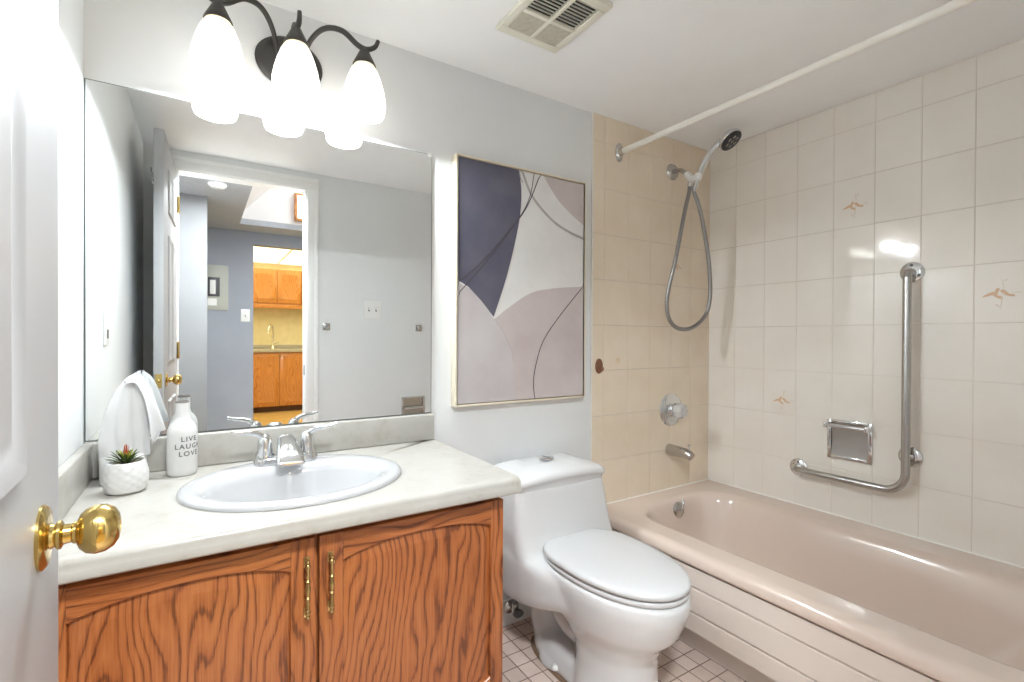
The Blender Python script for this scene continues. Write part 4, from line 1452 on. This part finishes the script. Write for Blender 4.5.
for s in (-1, 1):
    b = MB(); b.lathe([(0.013, 0), (0.013, 0.008), (0.009, 0.014), (0.0, 0.016)], (TCX + s * 0.106, -0.335, 0.016), (0, 0, 1), 20, True, False)
    b.build('bolt_cap', 'white_plastic', tl)
b = MB()
b.loft([sell(TCX, -0.35, 0.118, 0.238, 0.0005, 2.6), sell(TCX, -0.35, 0.112, 0.232, 0.006, 2.6)])
b.build('caulk_bead', 'caulk_dirty', tl)

# water supply: stop valve and dark flexible hose behind the toilet
WX, WZ = 1.262, 0.075
ws = thing('water_supply_valve', 'small stop valve with dark hose on the back wall behind the toilet', 'valve', (WX, 0, WZ))
b = MB()
b.lathe([(0.026, 0.0), (0.026, 0.004), (0.012, 0.010), (0.0085, 0.012), (0.0085, 0.055)], (WX, -0.016, WZ), (0, -1, 0), 20)
b.lathe([(0.013, -0.014), (0.014, 0.0), (0.013, 0.030)], (WX, -0.055, WZ), (0, 0, 1), 16)
b.build('valve_body', 'worn_chrome', ws)
b = MB()
rings = [[(WX + 0.021 * math.cos(2 * PI * k / 24), -0.070 - h, WZ + 0.014 * math.sin(2 * PI * k / 24)) for k in range(24)] for h in (0.0, 0.010, 0.014)]
b.loft(rings)
b.build('valve_handle', 'grey_rubber', ws)
b = MB()
b.tube(smooth_path([(WX, -0.055, WZ + 0.028), (WX - 0.006, -0.056, WZ + 0.07), (WX - 0.010, -0.060, WZ + 0.11), (WX - 0.012, -0.064, 0.214)], 8), 0.009, 12)
b.build('hose', 'grey_rubber', ws)

# ------------------------------------------------------------------ small things on the tiled wall
hk = thing('adhesive_hook', 'small brown oval hook stuck on the tile beside the picture', 'hook', (1.737, -T, 1.014))
b = MB()
rings = [[(1.737 + a * math.cos(2 * PI * k / 24), -T - h, 1.014 + c * math.sin(2 * PI * k / 24)) for k in range(24)] for a, c, h in ((0.022, 0.034, 0.0), (0.022, 0.034, 0.003), (0.018, 0.029, 0.006), (0.010, 0.018, 0.0075))]
b.loft(rings)
b.build('base', 'brown_hook', hk)
b = MB(); b.tube(smooth_path([(1.737, -T - 0.006, 1.005), (1.739, -T - 0.016, 0.995), (1.741, -T - 0.022, 1.000), (1.741, -T - 0.023, 1.010)], 5), 0.005, 10)
b.build('peg', 'brown_hook', hk)
b = MB(); b.lathe([(0.014, 0), (0.014, 0.0015), (0.008, 0.003), (0.0, 0.0015)], (1.855, -T, 1.037), (0, -1, 0), 20, True, False)
tag(b.build('wall_plug', 'hole_plug', origin=(1.855, -T, 1.037)), 'tiny cream filled hole on the tile right of the brown hook', 'plug')

# ------------------------------------------------------------------ things on the counter
BX, BY = 0.186, -0.078
bt = thing('bottle', 'white ceramic bottle lettered LIVE LAUGH LOVE beside the sink', 'bottle', (BX, BY, CZ))
b = MB()
bp = [(0.030, 0.0), (0.0335, 0.003), (0.0345, 0.010), (0.0345, 0.108), (0.033, 0.122), (0.027, 0.136), (0.0185, 0.146), (0.0160, 0.155), (0.0150, 0.192)]
b.lathe(bp + [(0.0125, 0.192), (0.0125, 0.165), (0.0, 0.165)], (BX, BY, CZ), (0, 0, 1), 40, True, False)
b.build('body', 'ceramic_matte', bt, smooth=50)
b = MB(); b.lathe([(0.0152, 0.1905), (0.0156, 0.193), (0.0148, 0.1955), (0.0122, 0.1955), (0.0120, 0.1905)], (BX, BY, CZ), (0, 0, 1), 32, False, False)
b.build('lip', 'bottle_lip', bt)


def letter_on_cylinder(lines, cx, cy, r, facing, parent, height):
    tbm = MB()
    for txt, zc in lines:
        cu = bpy.data.curves.new('lettering', 'FONT')
        cu.body = txt
        cu.align_x = 'CENTER'
        cu.align_y = 'CENTER'
        cu.size = height
        cu.space_character = 1.25
        cu.extrude = 0.0
        cu.offset = 0.0004
        o = bpy.data.objects.new('lettering', cu)
        C.objects.link(o)
        dg = bpy.context.evaluated_depsgraph_get()
        me = bpy.data.meshes.new_from_object(o.evaluated_get(dg))
        bpy.data.objects.remove(o)
        bpy.data.curves.remove(cu)
        t = bmesh.new()
        t.from_mesh(me)
        bpy.data.meshes.remove(me)
        bmesh.ops.subdivide_edges(t, edges=[e for e in t.edges if e.calc_length() > 0.003], cuts=2)
        bmesh.ops.triangulate(t, faces=t.faces[:])
        for v in t.verts:
            a = facing + v.co.x / r
            z = zc + v.co.y
            v.co = Vector((cx + (r + 0.0004) * math.sin(a), cy - (r + 0.0004) * math.cos(a), z))
        tbm.merge(t)
    return tbm.build('lettering', 'lettering_grey', parent, smooth=0)


letter_on_cylinder([('LIVE', CZ + 0.097), ('LAUGH', CZ + 0.078), ('LOVE', CZ + 0.059)], BX, BY, 0.0345, 0.50, bt, 0.0175)

# succulent in a quilted pot
PXc, PYc = 0.079, -0.186
pp = thing('potted_succulent', 'small green succulent with red heart in a white quilted pot', 'plant', (PXc, PYc, CZ))
b = MB()
KP = 60
rings = []
prof = [(0.034, 0.0), (0.037, 0.002)] + [(0.037 + 0.0085 * math.sin(PI * (0.12 + 0.80 * j / 18)), 0.004 + 0.058 * j / 18) for j in range(19)] + [(0.039, 0.065), (0.036, 0.066), (0.034, 0.060)]
prof = [(r * 0.93, h * 1.10) for r, h in prof]
for j, (r, h) in enumerate(prof):
    ring = []
    for k in range(KP):
        a = 2 * PI * k / KP
        q = 0.0
        if 2 <= j <= 20:
            # diamond quilting
            u = a * 11 / (2 * PI); w = h / 0.058 * 3.2
            d1 = abs(((u + w) % 1) - 0.5) * 2; d2 = abs(((u - w) % 1) - 0.5) * 2
            q = 0.0024 * (1 - max(d1, d2) ** 3) 
        ring.append((PXc + (r + q) * math.cos(a), PYc + (r + q) * math.sin(a), CZ + h))
    rings.append(ring)
b.loft(rings, True, False)
b.build('pot', 'ceramic_matte', pp, smooth=60)
b = MB(); b.lathe([(0.0, 0.060), (0.0318, 0.060), (0.0318, 0.065), (0.0, 0.068)], (PXc, PYc, CZ), (0, 0, 1), 28, False, False)
b.build('soil', 'soil', pp)


def leaf(b, ang, tilt, L, W, base_r, z0):
    L, W, z0 = L * 1.12, W * 1.05, z0 + 0.005
    d = Vector((math.cos(ang), math.sin(ang), 0))
    s = Vector((-math.sin(ang), math.cos(ang), 0))
    rings = []
    for i in range(7):
        t = i / 6
        e = tilt + (t - 0.3) * 0.25
        p = Vector((PXc, PYc, CZ + z0)) + d * (base_r + math.cos(e) * L * t) + Vector((0, 0, math.sin(tilt) * L * t + 0.004 * math.sin(PI * t)))
        w = W * (0.55 + 0.9 * t) * (1 - t) ** 0.55 if t < 1 else 0.0003
        th = w * 0.45
        up = Vector((-math.cos(ang) * math.sin(tilt), -math.sin(ang) * math.sin(tilt), math.cos(tilt)))
        rings.append([p + s * w, p + up * th * 0.5, p - s * w, p - up * th])
    b.loft(rings)


lr = random.Random(3)
for cnt, tilt, L, W, mname, br, z0 in ((13, 0.34, 0.036, 0.0042, 'leaf_green', 0.006, 0.062), (11, 0.72, 0.034, 0.0042, 'leaf_green', 0.004, 0.064), (9, 0.90, 0.028, 0.0040, 'leaf_lime', 0.003, 0.066), (7, 1.12, 0.024, 0.0036, 'leaf_lime', 0.002, 0.067), (4, 1.38, 0.034, 0.0028, 'leaf_red', 0.001, 0.068)):
    for k in range(cnt):
        b = MB()
        leaf(b, 2 * PI * (k + lr.uniform(-0.2, 0.2)) / cnt + tilt, tilt + lr.uniform(-0.08, 0.08), L * lr.uniform(0.88, 1.12), W, br, z0)
        b.build('leaf', mname, pp)

# tissue box with a tall plume
tb_ = thing('tissue_box', 'white tissue box with a tall drooping tissue, behind the potted succulent', 'tissue box', (0.062, -0.079, CZ))
b = MB()
b.loft([rrect(0.018 + i, 0.108 - i, -0.112 + i, -0.028 - i, 0.014 - i * 0.6, z) for i, z in ((0.003, CZ), (0.0, CZ + 0.004), (0.0, CZ + 0.062), (0.003, CZ + 0.068), (0.010, CZ + 0.070))])
b.build('box', 'ceramic_matte', tb_, smooth=50)
b = MB()
# crumpled sheet pulled up from the slot: a tall folded hood, with one corner flopping over to the right
NU, NV = 56, 34
rows = []
for j in range(NV + 1):
    v = j / NV
    row = []
    for i in range(NU):
        a = 2 * PI * i / NU
        pr = 0.045 * (1 - 0.22 * v) * math.sqrt(max(0.0, 1 - max(0, (v - 0.45) / 0.55) ** 2.2)) + 0.001
        fold = 1 + 0.10 * math.sin(a * 2 + 0.9 + v * 2.4) + 0.08 * math.sin(a * 5 + 1.7 + v * 3.5) + 0.035 * math.sin(a * 11 + v * 9) + 0.05 * math.sin(v * 17 + a * 2) * math.sin(a * 3)
        x = 0.063 + 0.026 * v ** 2 + pr * fold * math.cos(a)
        y = -0.072 + pr * fold * math.sin(a) * 0.85
        z = CZ + 0.060 + 0.205 * v + 0.008 * math.sin(a * 2 + 1) * v
        row.append((x, y, z))
    rows.append(row)
b.loft(rows, False, False)
sp_ = smooth_path([(0.070, -0.082, CZ + 0.252), (0.094, -0.088, CZ + 0.262), (0.113, -0.092, CZ + 0.238), (0.127, -0.092, CZ + 0.200), (0.139, -0.090, CZ + 0.160), (0.149, -0.088, CZ + 0.128)], 5)
rows = []
for j, p in enumerate(sp_):
    v = j / (len(sp_) - 1)
    w = 0.044 * (1 - v) ** 0.75 + 0.002
    row = []
    for i in range(13):
        u = i / 12 * 2 - 1
        row.append((p.x - 0.020 * abs(u) ** 1.5 * (0.3 + v) + 0.005 * math.sin(u * 6 + v * 3), p.y + u * w * 0.75, p.z - 0.040 * u * u * v + 0.004 * math.sin(u * 9 + v * 7)))
    rows.append(row)
b.loft(rows, False, False, closed=False)
tiss = b.build('tissue', 'tissue_paper', tb_, smooth=75)
so = tiss.modifiers.new('thickness', 'SOLIDIFY'); so.thickness = 0.0008
sb = tiss.modifiers.new('soft', 'SUBSURF'); sb.levels = 1; sb.render_levels = 1

for o in bpy.data.objects:
    if '_org' in o:
        del o['_org']
bpy.context.view_layer.update()
